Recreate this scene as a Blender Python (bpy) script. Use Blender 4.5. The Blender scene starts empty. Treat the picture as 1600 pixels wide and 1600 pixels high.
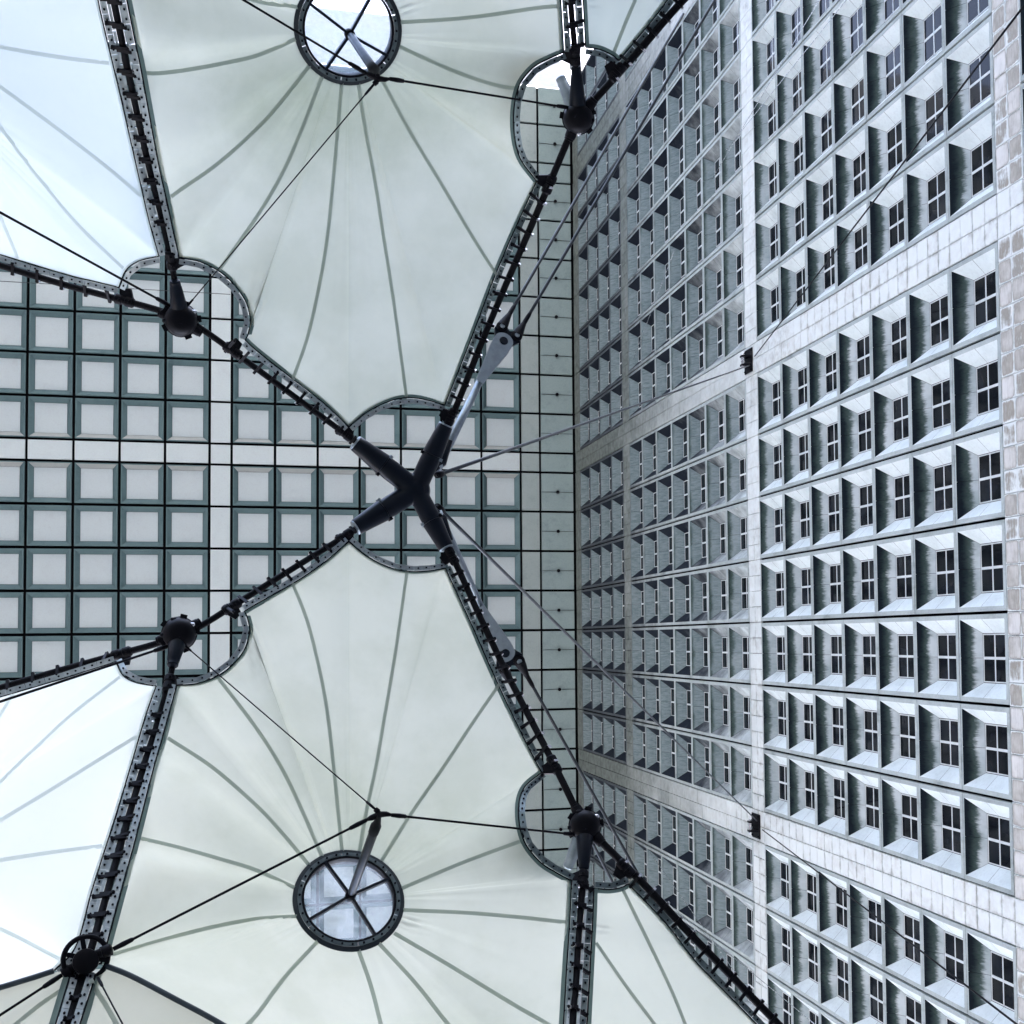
import bpy, bmesh, math, random
import numpy as np
from mathutils import Vector, Matrix

random.seed(7)
SC = bpy.context.scene
COL = SC.collection

# ------------------------------------------------------------------ camera
R = np.array([[0.9644913816745235, 0.010981647080637076, -0.26388591872808415],
              [0.0021969277631992256, 0.9987670692518216, 0.049593496413645764],
              [0.26410518393998245, -0.048412238179238794, 0.9632781047083467]])
FPX, CXP, CYP = 1992.2992, 963.7472, 901.6599      # focal length and principal point for a 1600 px frame
EYE = 1.6
cam_d = bpy.data.cameras.new('camera')
cam = bpy.data.objects.new('camera', cam_d)
COL.objects.link(cam)
cam_d.sensor_fit = 'HORIZONTAL'
cam_d.sensor_width = 36.0
cam_d.lens = 36.0 * FPX / 1600.0
cam_d.shift_x = -(CXP - 800.0) / 1600.0
cam_d.shift_y = (CYP - 800.0) / 1600.0
cam_d.clip_start = 0.05
cam_d.clip_end = 3000.0
cam.matrix_world = Matrix((
    (R[0][0], -R[1][0], -R[2][0], 0.0),
    (R[0][1], -R[1][1], -R[2][1], 0.0),
    (R[0][2], -R[1][2], -R[2][2], EYE),
    (0, 0, 0, 1)))
SC.camera = cam

# ------------------------------------------------------------------ light
SUN_EL, SUN_AZ = math.radians(50), math.radians(20)   # azimuth of the sun measured from +X towards +Y
world = bpy.data.worlds.new('World'); SC.world = world
world.use_nodes = True
wn = world.node_tree.nodes; wl = world.node_tree.links
bgn = wn['Background']
sky = wn.new('ShaderNodeTexSky'); sky.sky_type = 'NISHITA'; sky.sun_disc = False
sky.sun_elevation = SUN_EL
sky.sun_rotation = math.radians(90) - SUN_AZ
sky.air_density = 0.8; sky.dust_density = 9.0; sky.ozone_density = 1.0
wl.new(sky.outputs[0], bgn.inputs['Color'])
bgn.inputs['Strength'].default_value = 0.15
sun_d = bpy.data.lights.new('sun', 'SUN'); sun_d.energy = 1.2; sun_d.angle = math.radians(15)
sun_d.color = (1.0, 0.98, 0.95)
sun = bpy.data.objects.new('sun', sun_d); COL.objects.link(sun)
sd = Vector((math.cos(SUN_EL) * math.cos(SUN_AZ), math.cos(SUN_EL) * math.sin(SUN_AZ), math.sin(SUN_EL)))
sun.rotation_euler = sd.to_track_quat('Z', 'Y').to_euler()
sun.location = sd * 300
SC.view_settings.view_transform = 'Standard'
SC.view_settings.look = 'None'
SC.view_settings.exposure = 3.72
SC.view_settings.gamma = 1.0
SC.view_settings.use_curve_mapping = False
SC.cycles.max_bounces = 5
SC.cycles.diffuse_bounces = 3
SC.cycles.transmission_bounces = 8
SC.cycles.use_denoising = True
SC.cycles.caustics_reflective = False
SC.cycles.caustics_refractive = False

# ------------------------------------------------------------------ measuring helpers
S = 2.8                                   # one bay of the building in metres
X0, Y0, HR = 6.66448 * S, -4.24124 * S, 31.53378 * S   # roof line u=0, row line v=0, roof height above the eye
XF = X0 + 0.9029 * S                      # facade plane
TOP = 0.58                                # trim above the first window row, in bays
YS = -0.7412 * S                          # mirror plane of the canopy

def pos(px, py, z, m=False):
    """point of the place seen at (px, py), z metres above the eye; m mirrors it in the canopy's plane of symmetry"""
    d = R.T @ np.array([(px - CXP) / FPX, (py - CYP) / FPX, 1.0])
    p = d * (z / d[2])
    y = p[1]
    if m: y = 2 * YS - y
    return Vector((p[0], y, p[2] + EYE))

def proj(P):
    q = R @ np.array([P[0], P[1], P[2] - EYE])
    return CXP + FPX * q[0] / q[2], CYP + FPX * q[1] / q[2]

def mir(P):
    return Vector((P[0], 2 * YS - P[1], P[2]))

def inside(pt, poly):
    x, y = pt; c = False; j = len(poly) - 1
    for i in range(len(poly)):
        xi, yi = poly[i]; xj, yj = poly[j]
        if (yi > y) != (yj > y) and x < (xj - xi) * (y - yi) / (yj - yi + 1e-12) + xi: c = not c
        j = i
    return c

# ------------------------------------------------------------------ materials
MATS = {}
def nodes_of(name):
    m = bpy.data.materials.new(name); m.use_nodes = True
    nt = m.node_tree; nt.nodes.clear()
    return m, nt, nt.nodes, nt.links

def N(nodes, kind, **kw):
    n = nodes.new(kind)
    for k, v in kw.items(): setattr(n, k, v)
    return n

def mth(nodes, links, op, a, b=None, clamp=False):
    n = nodes.new('ShaderNodeMath'); n.operation = op; n.use_clamp = clamp
    for i, v in enumerate((a, b)):
        if v is None: continue
        if isinstance(v, (int, float)): n.inputs[i].default_value = v
        else: links.new(v, n.inputs[i])
    return n.outputs[0]

def mixc(nodes, links, fac, a, b):
    n = nodes.new('ShaderNodeMix'); n.data_type = 'RGBA'
    if isinstance(fac, (int, float)): n.inputs[0].default_value = fac
    else: links.new(fac, n.inputs[0])
    for i, v in ((6, a), (7, b)):
        if isinstance(v, tuple): n.inputs[i].default_value = (*v, 1)
        else: links.new(v, n.inputs[i])
    return n.outputs[2]

def ramp(nodes, links, val, lo, hi):
    n = nodes.new('ShaderNodeMapRange'); n.clamp = True; n.interpolation_type = 'SMOOTHSTEP'
    links.new(val, n.inputs[0]); n.inputs[1].default_value = lo; n.inputs[2].default_value = hi
    return n.outputs[0]

def noise(nodes, links, vec, scale, detail=4, rough=0.55, dist=0.0):
    n = nodes.new('ShaderNodeTexNoise'); n.inputs['Scale'].default_value = scale
    n.inputs['Detail'].default_value = detail; n.inputs['Roughness'].default_value = rough
    n.inputs['Distortion'].default_value = dist
    links.new(vec, n.inputs['Vector']); return n.outputs['Fac']

def vscale(nodes, links, vec, s):
    n = nodes.new('ShaderNodeVectorMath'); n.operation = 'MULTIPLY'
    links.new(vec, n.inputs[0]); n.inputs[1].default_value = s; return n.outputs[0]

def finish(nt, nodes, links, col, rough=0.6, metal=0.0, bump=None, bs=0.2, bd=0.01, spec=0.5):
    b = N(nodes, 'ShaderNodeBsdfPrincipled'); o = N(nodes, 'ShaderNodeOutputMaterial')
    if isinstance(col, tuple): b.inputs['Base Color'].default_value = (*col, 1)
    else: links.new(col, b.inputs['Base Color'])
    if isinstance(rough, (int, float)): b.inputs['Roughness'].default_value = rough
    else: links.new(rough, b.inputs['Roughness'])
    b.inputs['Metallic'].default_value = metal
    b.inputs['Specular IOR Level'].default_value = spec
    if bump is not None:
        u = N(nodes, 'ShaderNodeBump'); u.inputs['Strength'].default_value = bs; u.inputs['Distance'].default_value = bd
        links.new(bump, u.inputs['Height']); links.new(u.outputs[0], b.inputs['Normal'])
    links.new(b.outputs[0], o.inputs[0])

def pos_rand(nodes, links):
    g = N(nodes, 'ShaderNodeNewGeometry'); oi = N(nodes, 'ShaderNodeObjectInfo')
    return g.outputs['Position'], oi.outputs['Random']

def m_stone(name, base, dirt, amount=0.5, rnd=0.25, rough=0.55, high_tone=None):
    m, nt, n, l = nodes_of(name)
    p, r = pos_rand(n, l)
    a = noise(n, l, p, 0.9, 6, 0.6)
    st = noise(n, l, vscale(n, l, p, (2.2, 2.2, 0.5)), 1.3, 5, 0.65)
    f = noise(n, l, p, 14, 3)
    d = mth(n, l, 'MULTIPLY', ramp(n, l, a, 0.40, 0.72), ramp(n, l, st, 0.35, 0.7))
    d = mth(n, l, 'ADD', d, mth(n, l, 'MULTIPLY', r, rnd))
    d = mth(n, l, 'MULTIPLY', d, amount, True)
    c = mixc(n, l, d, base, dirt)
    c = mixc(n, l, mth(n, l, 'MULTIPLY', ramp(n, l, f, 0.45, 0.75), 0.18), c, tuple(0.75 * x for x in dirt))
    if high_tone:  # blends to another tone with height
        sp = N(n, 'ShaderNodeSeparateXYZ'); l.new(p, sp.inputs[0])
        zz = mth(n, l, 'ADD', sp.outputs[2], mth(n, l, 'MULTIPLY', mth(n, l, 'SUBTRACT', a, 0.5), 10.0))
        c = mixc(n, l, mth(n, l, 'MULTIPLY', ramp(n, l, zz, high_tone[0], high_tone[1]), high_tone[2]), c, high_tone[3])
    finish(nt, n, l, c, rough, 0, f, 0.15, 0.004, 0.04)
    MATS[name] = m; return m

def m_tile(name):
    """white marble tiles with brown and grey-green weathering that starts from the joints"""
    m, nt, n, l = nodes_of(name)
    p, r = pos_rand(n, l)
    tc = N(n, 'ShaderNodeTexCoord')
    sx = N(n, 'ShaderNodeSeparateXYZ'); l.new(tc.outputs['Generated'], sx.inputs[0])
    ey = mth(n, l, 'ABSOLUTE', mth(n, l, 'SUBTRACT', sx.outputs[1], 0.5))
    ez = mth(n, l, 'ABSOLUTE', mth(n, l, 'SUBTRACT', sx.outputs[2], 0.5))
    e = mth(n, l, 'MAXIMUM', ey, ez)
    nz = noise(n, l, p, 2.6, 5, 0.65)
    big = noise(n, l, p, 0.35, 3)
    e2 = mth(n, l, 'ADD', e, mth(n, l, 'MULTIPLY', mth(n, l, 'SUBTRACT', nz, 0.5), 0.55))
    d = ramp(n, l, e2, 0.36, 0.62)
    d = mth(n, l, 'MULTIPLY', d, ramp(n, l, mth(n, l, 'ADD', big, mth(n, l, 'MULTIPLY', r, 0.25)), 0.45, 0.78))
    brown = mixc(n, l, ramp(n, l, big, 0.4, 0.6), (0.20, 0.165, 0.12), (0.15, 0.17, 0.15))
    c = mixc(n, l, mth(n, l, 'MULTIPLY', d, 0.62), (0.80, 0.845, 0.84), brown)
    warm = mth(n, l, 'MULTIPLY', mth(n, l, 'MULTIPLY', r, ramp(n, l, nz, 0.35, 0.65)), 0.28)
    c = mixc(n, l, warm, c, (0.42, 0.38, 0.33))
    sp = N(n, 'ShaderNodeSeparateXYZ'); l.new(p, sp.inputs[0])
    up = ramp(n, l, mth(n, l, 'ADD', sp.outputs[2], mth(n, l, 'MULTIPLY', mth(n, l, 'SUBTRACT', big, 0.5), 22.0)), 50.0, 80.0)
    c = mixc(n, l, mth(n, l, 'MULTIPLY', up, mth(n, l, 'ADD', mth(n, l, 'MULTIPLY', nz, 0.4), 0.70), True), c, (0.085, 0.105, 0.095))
    finish(nt, n, l, c, 0.45, 0, nz, 0.1, 0.004, 0.06)
    MATS[name] = m; return m

def m_column_tile(name):
    """white marble with large brown blots left by run-off, sharp pale margins"""
    m, nt, n, l = nodes_of(name)
    p, r = pos_rand(n, l)
    tc = N(n, 'ShaderNodeTexCoord')
    sx = N(n, 'ShaderNodeSeparateXYZ'); l.new(tc.outputs['Generated'], sx.inputs[0])
    ey = mth(n, l, 'ABSOLUTE', mth(n, l, 'SUBTRACT', sx.outputs[1], 0.5))
    ez = mth(n, l, 'ABSOLUTE', mth(n, l, 'SUBTRACT', sx.outputs[2], 0.5))
    sq = mth(n, l, 'ADD', mth(n, l, 'POWER', mth(n, l, 'MULTIPLY', ey, 2.0), 9.0), mth(n, l, 'POWER', mth(n, l, 'MULTIPLY', ez, 2.0), 9.0))
    nz = noise(n, l, p, 1.7, 4, 0.6)
    fine = noise(n, l, vscale(n, l, p, (1, 1.0, 5)), 2.6, 4, 0.6)
    k = mth(n, l, 'ADD', sq, mth(n, l, 'MULTIPLY', mth(n, l, 'SUBTRACT', nz, 0.5), 1.5))
    k = mth(n, l, 'ADD', k, mth(n, l, 'MULTIPLY', mth(n, l, 'SUBTRACT', fine, 0.5), 0.9))
    k = mth(n, l, 'ADD', k, mth(n, l, 'MULTIPLY', mth(n, l, 'SUBTRACT', r, 0.35), 0.9))
    blot = mth(n, l, 'SUBTRACT', 1.0, ramp(n, l, k, 0.35, 0.85))
    core = ramp(n, l, k, -0.5, 0.8)
    pale = mixc(n, l, r, (0.74, 0.73, 0.71), (0.50, 0.47, 0.42))
    bc = mixc(n, l, core, pale, (0.24, 0.215, 0.175))
    c = mixc(n, l, mth(n, l, 'MULTIPLY', blot, 0.95), (0.78, 0.82, 0.815), bc)
    finish(nt, n, l, c, 0.45, 0, nz, 0.1, 0.004, 0.06)
    MATS[name] = m; return m

def m_soffit(name):
    """underside of the window reveal: dark weather streaks creeping in from the outer edge, clean near the window"""
    m, nt, n, l = nodes_of(name)
    p, r = pos_rand(n, l)
    tc = N(n, 'ShaderNodeTexCoord')
    sx = N(n, 'ShaderNodeSeparateXYZ'); l.new(tc.outputs['Object'], sx.inputs[0])
    sp = N(n, 'ShaderNodeSeparateXYZ'); l.new(p, sp.inputs[0])
    st = noise(n, l, vscale(n, l, p, (1.6, 7.0, 0.8)), 1.7, 7, 0.78)
    pt = noise(n, l, p, 1.1, 4)
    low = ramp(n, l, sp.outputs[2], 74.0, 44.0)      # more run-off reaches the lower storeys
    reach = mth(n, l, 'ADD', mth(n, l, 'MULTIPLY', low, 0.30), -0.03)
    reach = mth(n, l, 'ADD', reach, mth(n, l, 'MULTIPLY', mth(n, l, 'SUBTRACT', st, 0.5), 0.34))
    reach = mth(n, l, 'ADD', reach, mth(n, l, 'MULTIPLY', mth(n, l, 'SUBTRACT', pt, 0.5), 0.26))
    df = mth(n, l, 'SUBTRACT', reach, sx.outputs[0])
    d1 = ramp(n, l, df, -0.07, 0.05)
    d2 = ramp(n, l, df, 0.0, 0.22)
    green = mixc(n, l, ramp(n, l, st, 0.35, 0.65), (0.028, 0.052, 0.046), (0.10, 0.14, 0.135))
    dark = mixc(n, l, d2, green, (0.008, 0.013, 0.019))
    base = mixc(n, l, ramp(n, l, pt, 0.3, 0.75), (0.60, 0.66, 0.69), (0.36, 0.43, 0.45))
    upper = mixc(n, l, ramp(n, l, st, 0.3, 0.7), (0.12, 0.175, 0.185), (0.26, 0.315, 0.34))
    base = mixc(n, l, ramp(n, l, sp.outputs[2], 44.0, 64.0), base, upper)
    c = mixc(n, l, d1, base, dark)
    finish(nt, n, l, c, 0.5, 0, st, 0.1, 0.004, 0.03)
    MATS[name] = m; return m

def m_metal(name, col, rough, metal, scratch=0.3, spec=0.5):
    m, nt, n, l = nodes_of(name)
    p, r = pos_rand(n, l)
    a = noise(n, l, p, 9, 5, 0.6)
    c = mixc(n, l, mth(n, l, 'MULTIPLY', ramp(n, l, a, 0.35, 0.7), scratch), col, tuple(0.45 * x for x in col))
    ro = mth(n, l, 'ADD', mth(n, l, 'MULTIPLY', a, 0.25), rough - 0.12)
    finish(nt, n, l, c, ro, metal, a, 0.08, 0.003, spec)
    MATS[name] = m; return m

def m_plain(name, col, rough=0.6, spec=0.3):
    m, nt, n, l = nodes_of(name)
    p, r = pos_rand(n, l)
    a = noise(n, l, p, 3, 4)
    c = mixc(n, l, mth(n, l, 'MULTIPLY', ramp(n, l, a, 0.35, 0.7), 0.25), col, tuple(0.6 * x for x in col))
    finish(nt, n, l, c, rough, 0, None, spec=spec)
    MATS[name] = m; return m

def m_fabric(name, refl, trans, tmix, mottling=0.10, eye=None):
    m, nt, n, l = nodes_of(name)
    p, r = pos_rand(n, l)
    a = noise(n, l, p, 0.8, 5, 0.6)
    b = noise(n, l, p, 7.0, 5, 0.7)
    w = noise(n, l, p, 1.7, 2, 0.5, 0.6)
    k = mth(n, l, 'ADD', mth(n, l, 'MULTIPLY', ramp(n, l, a, 0.35, 0.7), mottling), mth(n, l, 'MULTIPLY', ramp(n, l, b, 0.5, 0.8), 0.06))
    if eye is not None:                      # stain plus painted-in shading on the inner side of the round eye
        vm = N(n, 'ShaderNodeVectorMath', operation='SUBTRACT'); l.new(p, vm.inputs[0]); vm.inputs[1].default_value = eye[0]
        ln = N(n, 'ShaderNodeVectorMath', operation='LENGTH'); l.new(vm.outputs[0], ln.inputs[0])
        dt = N(n, 'ShaderNodeVectorMath', operation='DOT_PRODUCT'); l.new(vm.outputs[0], dt.inputs[0]); dt.inputs[1].default_value = eye[1]
        st = noise(n, l, p, 2.3, 5, 0.65)
        near = ramp(n, l, mth(n, l, 'ADD', ln.outputs['Value'], mth(n, l, 'MULTIPLY', st, 0.9)), 2.9, 0.7)
        sidew = ramp(n, l, dt.outputs['Value'], -0.5, 0.9)
        k = mth(n, l, 'ADD', k, mth(n, l, 'MULTIPLY', mth(n, l, 'MULTIPLY', near, sidew), eye[2]))
    c1 = mixc(n, l, k, refl, tuple(x * y for x, y in zip(refl, (0.62, 0.66, 0.58))))
    c2 = mixc(n, l, k, trans, tuple(x * y for x, y in zip(trans, (0.62, 0.66, 0.58))))
    u = N(n, 'ShaderNodeBump'); u.inputs['Strength'].default_value = 0.25; u.inputs['Distance'].default_value = 0.03
    l.new(w, u.inputs['Height'])
    d = N(n, 'ShaderNodeBsdfDiffuse'); t = N(n, 'ShaderNodeBsdfTranslucent'); x = N(n, 'ShaderNodeMixShader'); o = N(n, 'ShaderNodeOutputMaterial')
    l.new(c1, d.inputs['Color']); l.new(c2, t.inputs['Color'])
    l.new(u.outputs[0], d.inputs['Normal']); l.new(u.outputs[0], t.inputs['Normal'])
    x.inputs[0].default_value = tmix
    l.new(d.outputs[0], x.inputs[1]); l.new(t.outputs[0], x.inputs[2]); l.new(x.outputs[0], o.inputs[0])
    MATS[name] = m; return m

def m_glass_clear(name):
    m, nt, n, l = nodes_of(name)
    p, r = pos_rand(n, l)
    a = noise(n, l, p, 5, 4)
    t = N(n, 'ShaderNodeBsdfTransparent'); g = N(n, 'ShaderNodeBsdfGlossy'); x = N(n, 'ShaderNodeMixShader')
    y = N(n, 'ShaderNodeMixShader'); d = N(n, 'ShaderNodeBsdfTranslucent'); o = N(n, 'ShaderNodeOutputMaterial')
    t.inputs['Color'].default_value = (0.93, 0.97, 1.0, 1)
    g.inputs['Roughness'].default_value = 0.05
    d.inputs['Color'].default_value = (0.80, 0.88, 0.96, 1)
    x.inputs[0].default_value = 0.07
    l.new(mth(n, l, 'MULTIPLY', ramp(n, l, a, 0.2, 0.8), 0.24), y.inputs[0])
    l.new(t.outputs[0], x.inputs[1]); l.new(g.outputs[0], x.inputs[2])
    l.new(x.outputs[0], y.inputs[1]); l.new(d.outputs[0], y.inputs[2]); l.new(y.outputs[0], o.inputs[0])
    MATS[name] = m; return m

m_stone('marble', (0.72, 0.71, 0.74), (0.30, 0.30, 0.29), 0.35, 0.15)
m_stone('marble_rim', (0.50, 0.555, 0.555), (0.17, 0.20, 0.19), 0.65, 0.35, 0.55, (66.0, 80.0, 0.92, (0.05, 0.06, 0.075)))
m_stone('marble_side', (0.76, 0.76, 0.80), (0.42, 0.44, 0.45), 0.45, 0.2)
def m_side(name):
    """reveal cheeks: white low on the wall, shade of the upper storeys painted into the stone"""
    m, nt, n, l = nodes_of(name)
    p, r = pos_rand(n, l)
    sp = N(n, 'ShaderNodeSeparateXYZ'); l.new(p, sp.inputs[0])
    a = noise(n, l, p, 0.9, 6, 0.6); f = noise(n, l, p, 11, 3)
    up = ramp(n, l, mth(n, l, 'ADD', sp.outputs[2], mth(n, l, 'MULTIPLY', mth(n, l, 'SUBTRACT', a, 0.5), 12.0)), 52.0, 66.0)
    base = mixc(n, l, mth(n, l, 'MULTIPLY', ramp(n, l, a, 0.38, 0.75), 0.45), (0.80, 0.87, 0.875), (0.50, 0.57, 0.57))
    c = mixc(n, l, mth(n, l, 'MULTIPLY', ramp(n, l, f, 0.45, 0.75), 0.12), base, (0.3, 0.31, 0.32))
    c = mixc(n, l, up, c, (0.016, 0.021, 0.032))  # shade high on the wall is put into the colour
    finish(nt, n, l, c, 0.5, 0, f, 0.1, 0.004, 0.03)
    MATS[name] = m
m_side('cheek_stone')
m_tile('marble_tile'); m_column_tile('marble_blotched'); m_soffit('soffit_stone')
m_stone('roof_infill', (0.55, 0.625, 0.65), (0.48, 0.52, 0.55), 0.35, 0.10)
m_stone('roof_band', (0.59, 0.67, 0.69), (0.50, 0.53, 0.56), 0.3, 0.10)
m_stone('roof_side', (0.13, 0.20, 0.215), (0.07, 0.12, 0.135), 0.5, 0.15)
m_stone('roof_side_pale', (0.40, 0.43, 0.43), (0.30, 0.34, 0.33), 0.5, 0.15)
m_stone('roof_edge', (0.32, 0.41, 0.415), (0.18, 0.25, 0.255), 0.5, 0.12)  # darker colour stands in for weaker light beside the wall
m_stone('roof_edge_pale', (0.38, 0.45, 0.45), (0.24, 0.30, 0.30), 0.5, 0.12)  # paler step of the same painted fall-off of light near the wall
m_stone('paving', (0.13, 0.135, 0.14), (0.09, 0.09, 0.095), 0.5, 0.0)
m_plain('shadow_gap', (0.006, 0.006, 0.008), 0.8, 0.1)
m_plain('window_paint', (0.72, 0.76, 0.77), 0.4, 0.4)
m_plain('black_steel', (0.006, 0.006, 0.009), 0.5, 0.12)
m_stone('far_facade', (0.36, 0.36, 0.38), (0.2, 0.2, 0.2), 0.4, 0.0)
m_plain('black_cable', (0.006, 0.006, 0.008), 0.6, 0.10)
m_plain('blind_grey', (0.10, 0.11, 0.13), 0.6, 0.3)
m_metal('blue_steel', (0.004, 0.008, 0.016), 0.34, 0.0, 0.3, 0.22)
m_metal('pale_steel', (0.32, 0.38, 0.42), 0.35, 0.6)
m_metal('alu_plate', (0.46, 0.52, 0.53), 0.45, 0.3, 0.5)
m_metal('plate_teal', (0.17, 0.225, 0.23), 0.45, 0.25, 0.5)
m_metal('bright_steel', (0.75, 0.76, 0.78), 0.25, 0.9, 0.2)
m_metal('wire_steel', (0.05, 0.06, 0.07), 0.4, 0.4)
m_fabric('canvas', (0.64, 0.68, 0.60), (0.66, 0.70, 0.615), 0.58, 0.14)
m_fabric('canvas_lit', (0.77, 0.83, 0.80), (0.83, 0.89, 0.86), 0.60, 0.08)  # lit copy of the canvas: extra light on the left canopies put into colour
m_fabric('canvas_low', (0.50, 0.52, 0.45), (0.50, 0.52, 0.44), 0.5, 0.14)
m_fabric('canvas_hem', (0.16, 0.22, 0.215), (0.20, 0.27, 0.26), 0.45, 0.25)
m_metal('ring_paint', (0.020, 0.030, 0.036), 0.5, 0.1)
m_metal('ridge_paint', (0.035, 0.055, 0.068), 0.5, 0.1)
m_metal('ring_metal', (0.12, 0.165, 0.175), 0.45, 0.2, 0.5)
m_plain('bevel_white', (0.58, 0.60, 0.62), 0.6, 0.1)
m_stone('bevel_stone', (0.30, 0.32, 0.32), (0.15, 0.17, 0.16), 0.6, 0.3)
m_fabric('canvas_double', (0.46, 0.52, 0.47), (0.52, 0.58, 0.52), 0.5, 0.2)
m_fabric('canvas_double_lit', (0.76, 0.81, 0.78), (0.81, 0.86, 0.83), 0.58, 0.1)  # lit copy of the doubled canvas, for the left canopies
m_glass_clear('oculus_glass')
mm, nt_, n_, l_ = nodes_of('window_glass')
_p, _r = pos_rand(n_, l_)
_v = ramp(n_, l_, _r, 0.72, 1.0)
_c0 = mixc(n_, l_, ramp(n_, l_, noise(n_, l_, _p, 0.9, 3), 0.45, 0.7), (0.006, 0.007, 0.010), (0.018, 0.021, 0.028))
_c = mixc(n_, l_, mth(n_, l_, 'MULTIPLY', _v, 0.8), _c0, (0.016, 0.020, 0.026))
finish(nt_, n_, l_, _c, 0.06, 0.0, noise(n_, l_, _p, 0.5, 1), 0.02, 0.01, 0.14)
MATS['window_glass'] = mm

# ------------------------------------------------------------------ building helpers
def mesh(name, verts, faces, mats, idx=None, smooth=False):
    me = bpy.data.meshes.new(name)
    me.from_pydata([tuple(v) for v in verts], [], faces)
    for k in (mats if isinstance(mats, (list, tuple)) else [mats]): me.materials.append(MATS[k])
    if idx is not None: me.polygons.foreach_set('material_index', idx)
    if smooth: me.polygons.foreach_set('use_smooth', [True] * len(me.polygons))
    me.update(); return me

def put(name, me, parent=None, loc=None, mat=None, label=None, cat=None, group=None, kind=None):
    o = bpy.data.objects.new(name, me); COL.objects.link(o)
    if parent is not None: o.parent = parent
    if mat is not None: o.matrix_local = mat
    elif loc is not None: o.location = loc
    tag(o, label, cat, group, kind); return o

def tag(o, label=None, cat=None, group=None, kind=None):
    for k, v in (('label', label), ('category', cat), ('group', group), ('kind', kind)):
        if v: o[k] = v
    return o

def empty(name, loc, label, cat, group=None):
    o = bpy.data.objects.new(name, None); COL.objects.link(o); o.location = loc
    o.empty_display_size = 0.2
    return tag(o, label, cat, group)

class MB:
    def __init__(s): s.v = []; s.f = []; s.i = []
    def add(s, v, f, k=0):
        b = len(s.v); s.v += [tuple(x) for x in v]; s.f += [tuple(b + j for j in q) for q in f]; s.i += [k] * len(f); return s
    def quad(s, a, b, c, d, k=0): return s.add([a, b, c, d], [(0, 1, 2, 3)], k)
    def box(s, x0, x1, y0, y1, z0, z1, k=0):
        v = [(x0, y0, z0), (x1, y0, z0), (x1, y1, z0), (x0, y1, z0), (x0, y0, z1), (x1, y0, z1), (x1, y1, z1), (x0, y1, z1)]
        return s.add(v, [(0, 3, 2, 1), (4, 5, 6, 7), (0, 1, 5, 4), (1, 2, 6, 5), (2, 3, 7, 6), (3, 0, 4, 7)], k)
    def lathe(s, p0, p1, prof, n=16, k=0):
        """prof: list of (t along p0->p1, radius); closed at the ends"""
        p0 = Vector(p0); p1 = Vector(p1); ax = (p1 - p0)
        a, b = frame(ax)
        v = []; f = []
        for t, r in prof:
            c = p0 + ax * t
            v += [c + (a * math.cos(2 * math.pi * i / n) + b * math.sin(2 * math.pi * i / n)) * r for i in range(n)]
        for j in range(len(prof) - 1):
            for i in range(n):
                f.append((j * n + i, j * n + (i + 1) % n, (j + 1) * n + (i + 1) % n, (j + 1) * n + i))
        f.append(tuple(range(n - 1, -1, -1))); f.append(tuple((len(prof) - 1) * n + i for i in range(n)))
        return s.add(v, f, k)
    def tube(s, pts, r, n=8, k=0):
        pts = [Vector(p) for p in pts]; v = []; f = []
        up = None
        for i, p in enumerate(pts):
            t = (pts[min(i + 1, len(pts) - 1)] - pts[max(i - 1, 0)]).normalized()
            a, b = frame(t) if up is None else frame(t, up)
            up = b
            rr = r[i] if isinstance(r, (list, tuple)) else r
            v += [p + (a * math.cos(2 * math.pi * j / n) + b * math.sin(2 * math.pi * j / n)) * rr for j in range(n)]
        for i in range(len(pts) - 1):
            for j in range(n):
                f.append((i * n + j, i * n + (j + 1) % n, (i + 1) * n + (j + 1) % n, (i + 1) * n + j))
        f.append(tuple(range(n - 1, -1, -1))); f.append(tuple((len(pts) - 1) * n + i for i in range(n)))
        return s.add(v, f, k)
    def obox(s, c, ax, ay, az, k=0):
        """oriented box: centre and three half vectors"""
        c = Vector(c); v = []
        for sz in (-1, 1):
            for sx, sy in ((-1, -1), (1, -1), (1, 1), (-1, 1)): v.append(c + ax * sx + ay * sy + az * sz)
        return s.add(v, [(0, 3, 2, 1), (4, 5, 6, 7), (0, 1, 5, 4), (1, 2, 6, 5), (2, 3, 7, 6), (3, 0, 4, 7)], k)
    def me(s, name, mats, smooth=False): return mesh(name, s.v, s.f, mats, s.i, smooth)

def frame(t, up=None):
    t = Vector(t).normalized()
    if up is None: up = Vector((0, 0, 1)) if abs(t.z) < 0.9 else Vector((1, 0, 0))
    a = up.cross(t).normalized() if up.cross(t).length > 1e-6 else t.orthogonal().normalized()
    return a, t.cross(a).normalized()

def smooth_by_angle(o, ang=40):
    me = o.data
    me.polygons.foreach_set('use_smooth', [True] * len(me.polygons))
    bm = bmesh.new(); bm.from_mesh(me)
    for e in bm.edges:
        if len(e.link_faces) == 2 and e.calc_face_angle(0) > math.radians(ang): e.smooth = False
    bm.to_mesh(me); bm.free()
    return o

def polyline(ctrl, n):
    """n points along control points (px, py, z) by Catmull-Rom"""
    c = [np.array(p, float) for p in ctrl]
    c = [2 * c[0] - c[1]] + c + [2 * c[-1] - c[-2]]
    out = []; segs = len(c) - 3
    for k in range(n):
        u = k / (n - 1) * segs; i = min(int(u), segs - 1); t = u - i
        p0, p1, p2, p3 = c[i:i + 4]
        out.append(0.5 * (2 * p1 + (p2 - p0) * t + (2 * p0 - 5 * p1 + 4 * p2 - p3) * t * t + (3 * p1 - p0 - 3 * p2 + p3) * t ** 3))
    return out

def path3(ctrl, n, m=False): return [pos(*p, m) for p in polyline(ctrl, n)]

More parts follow.
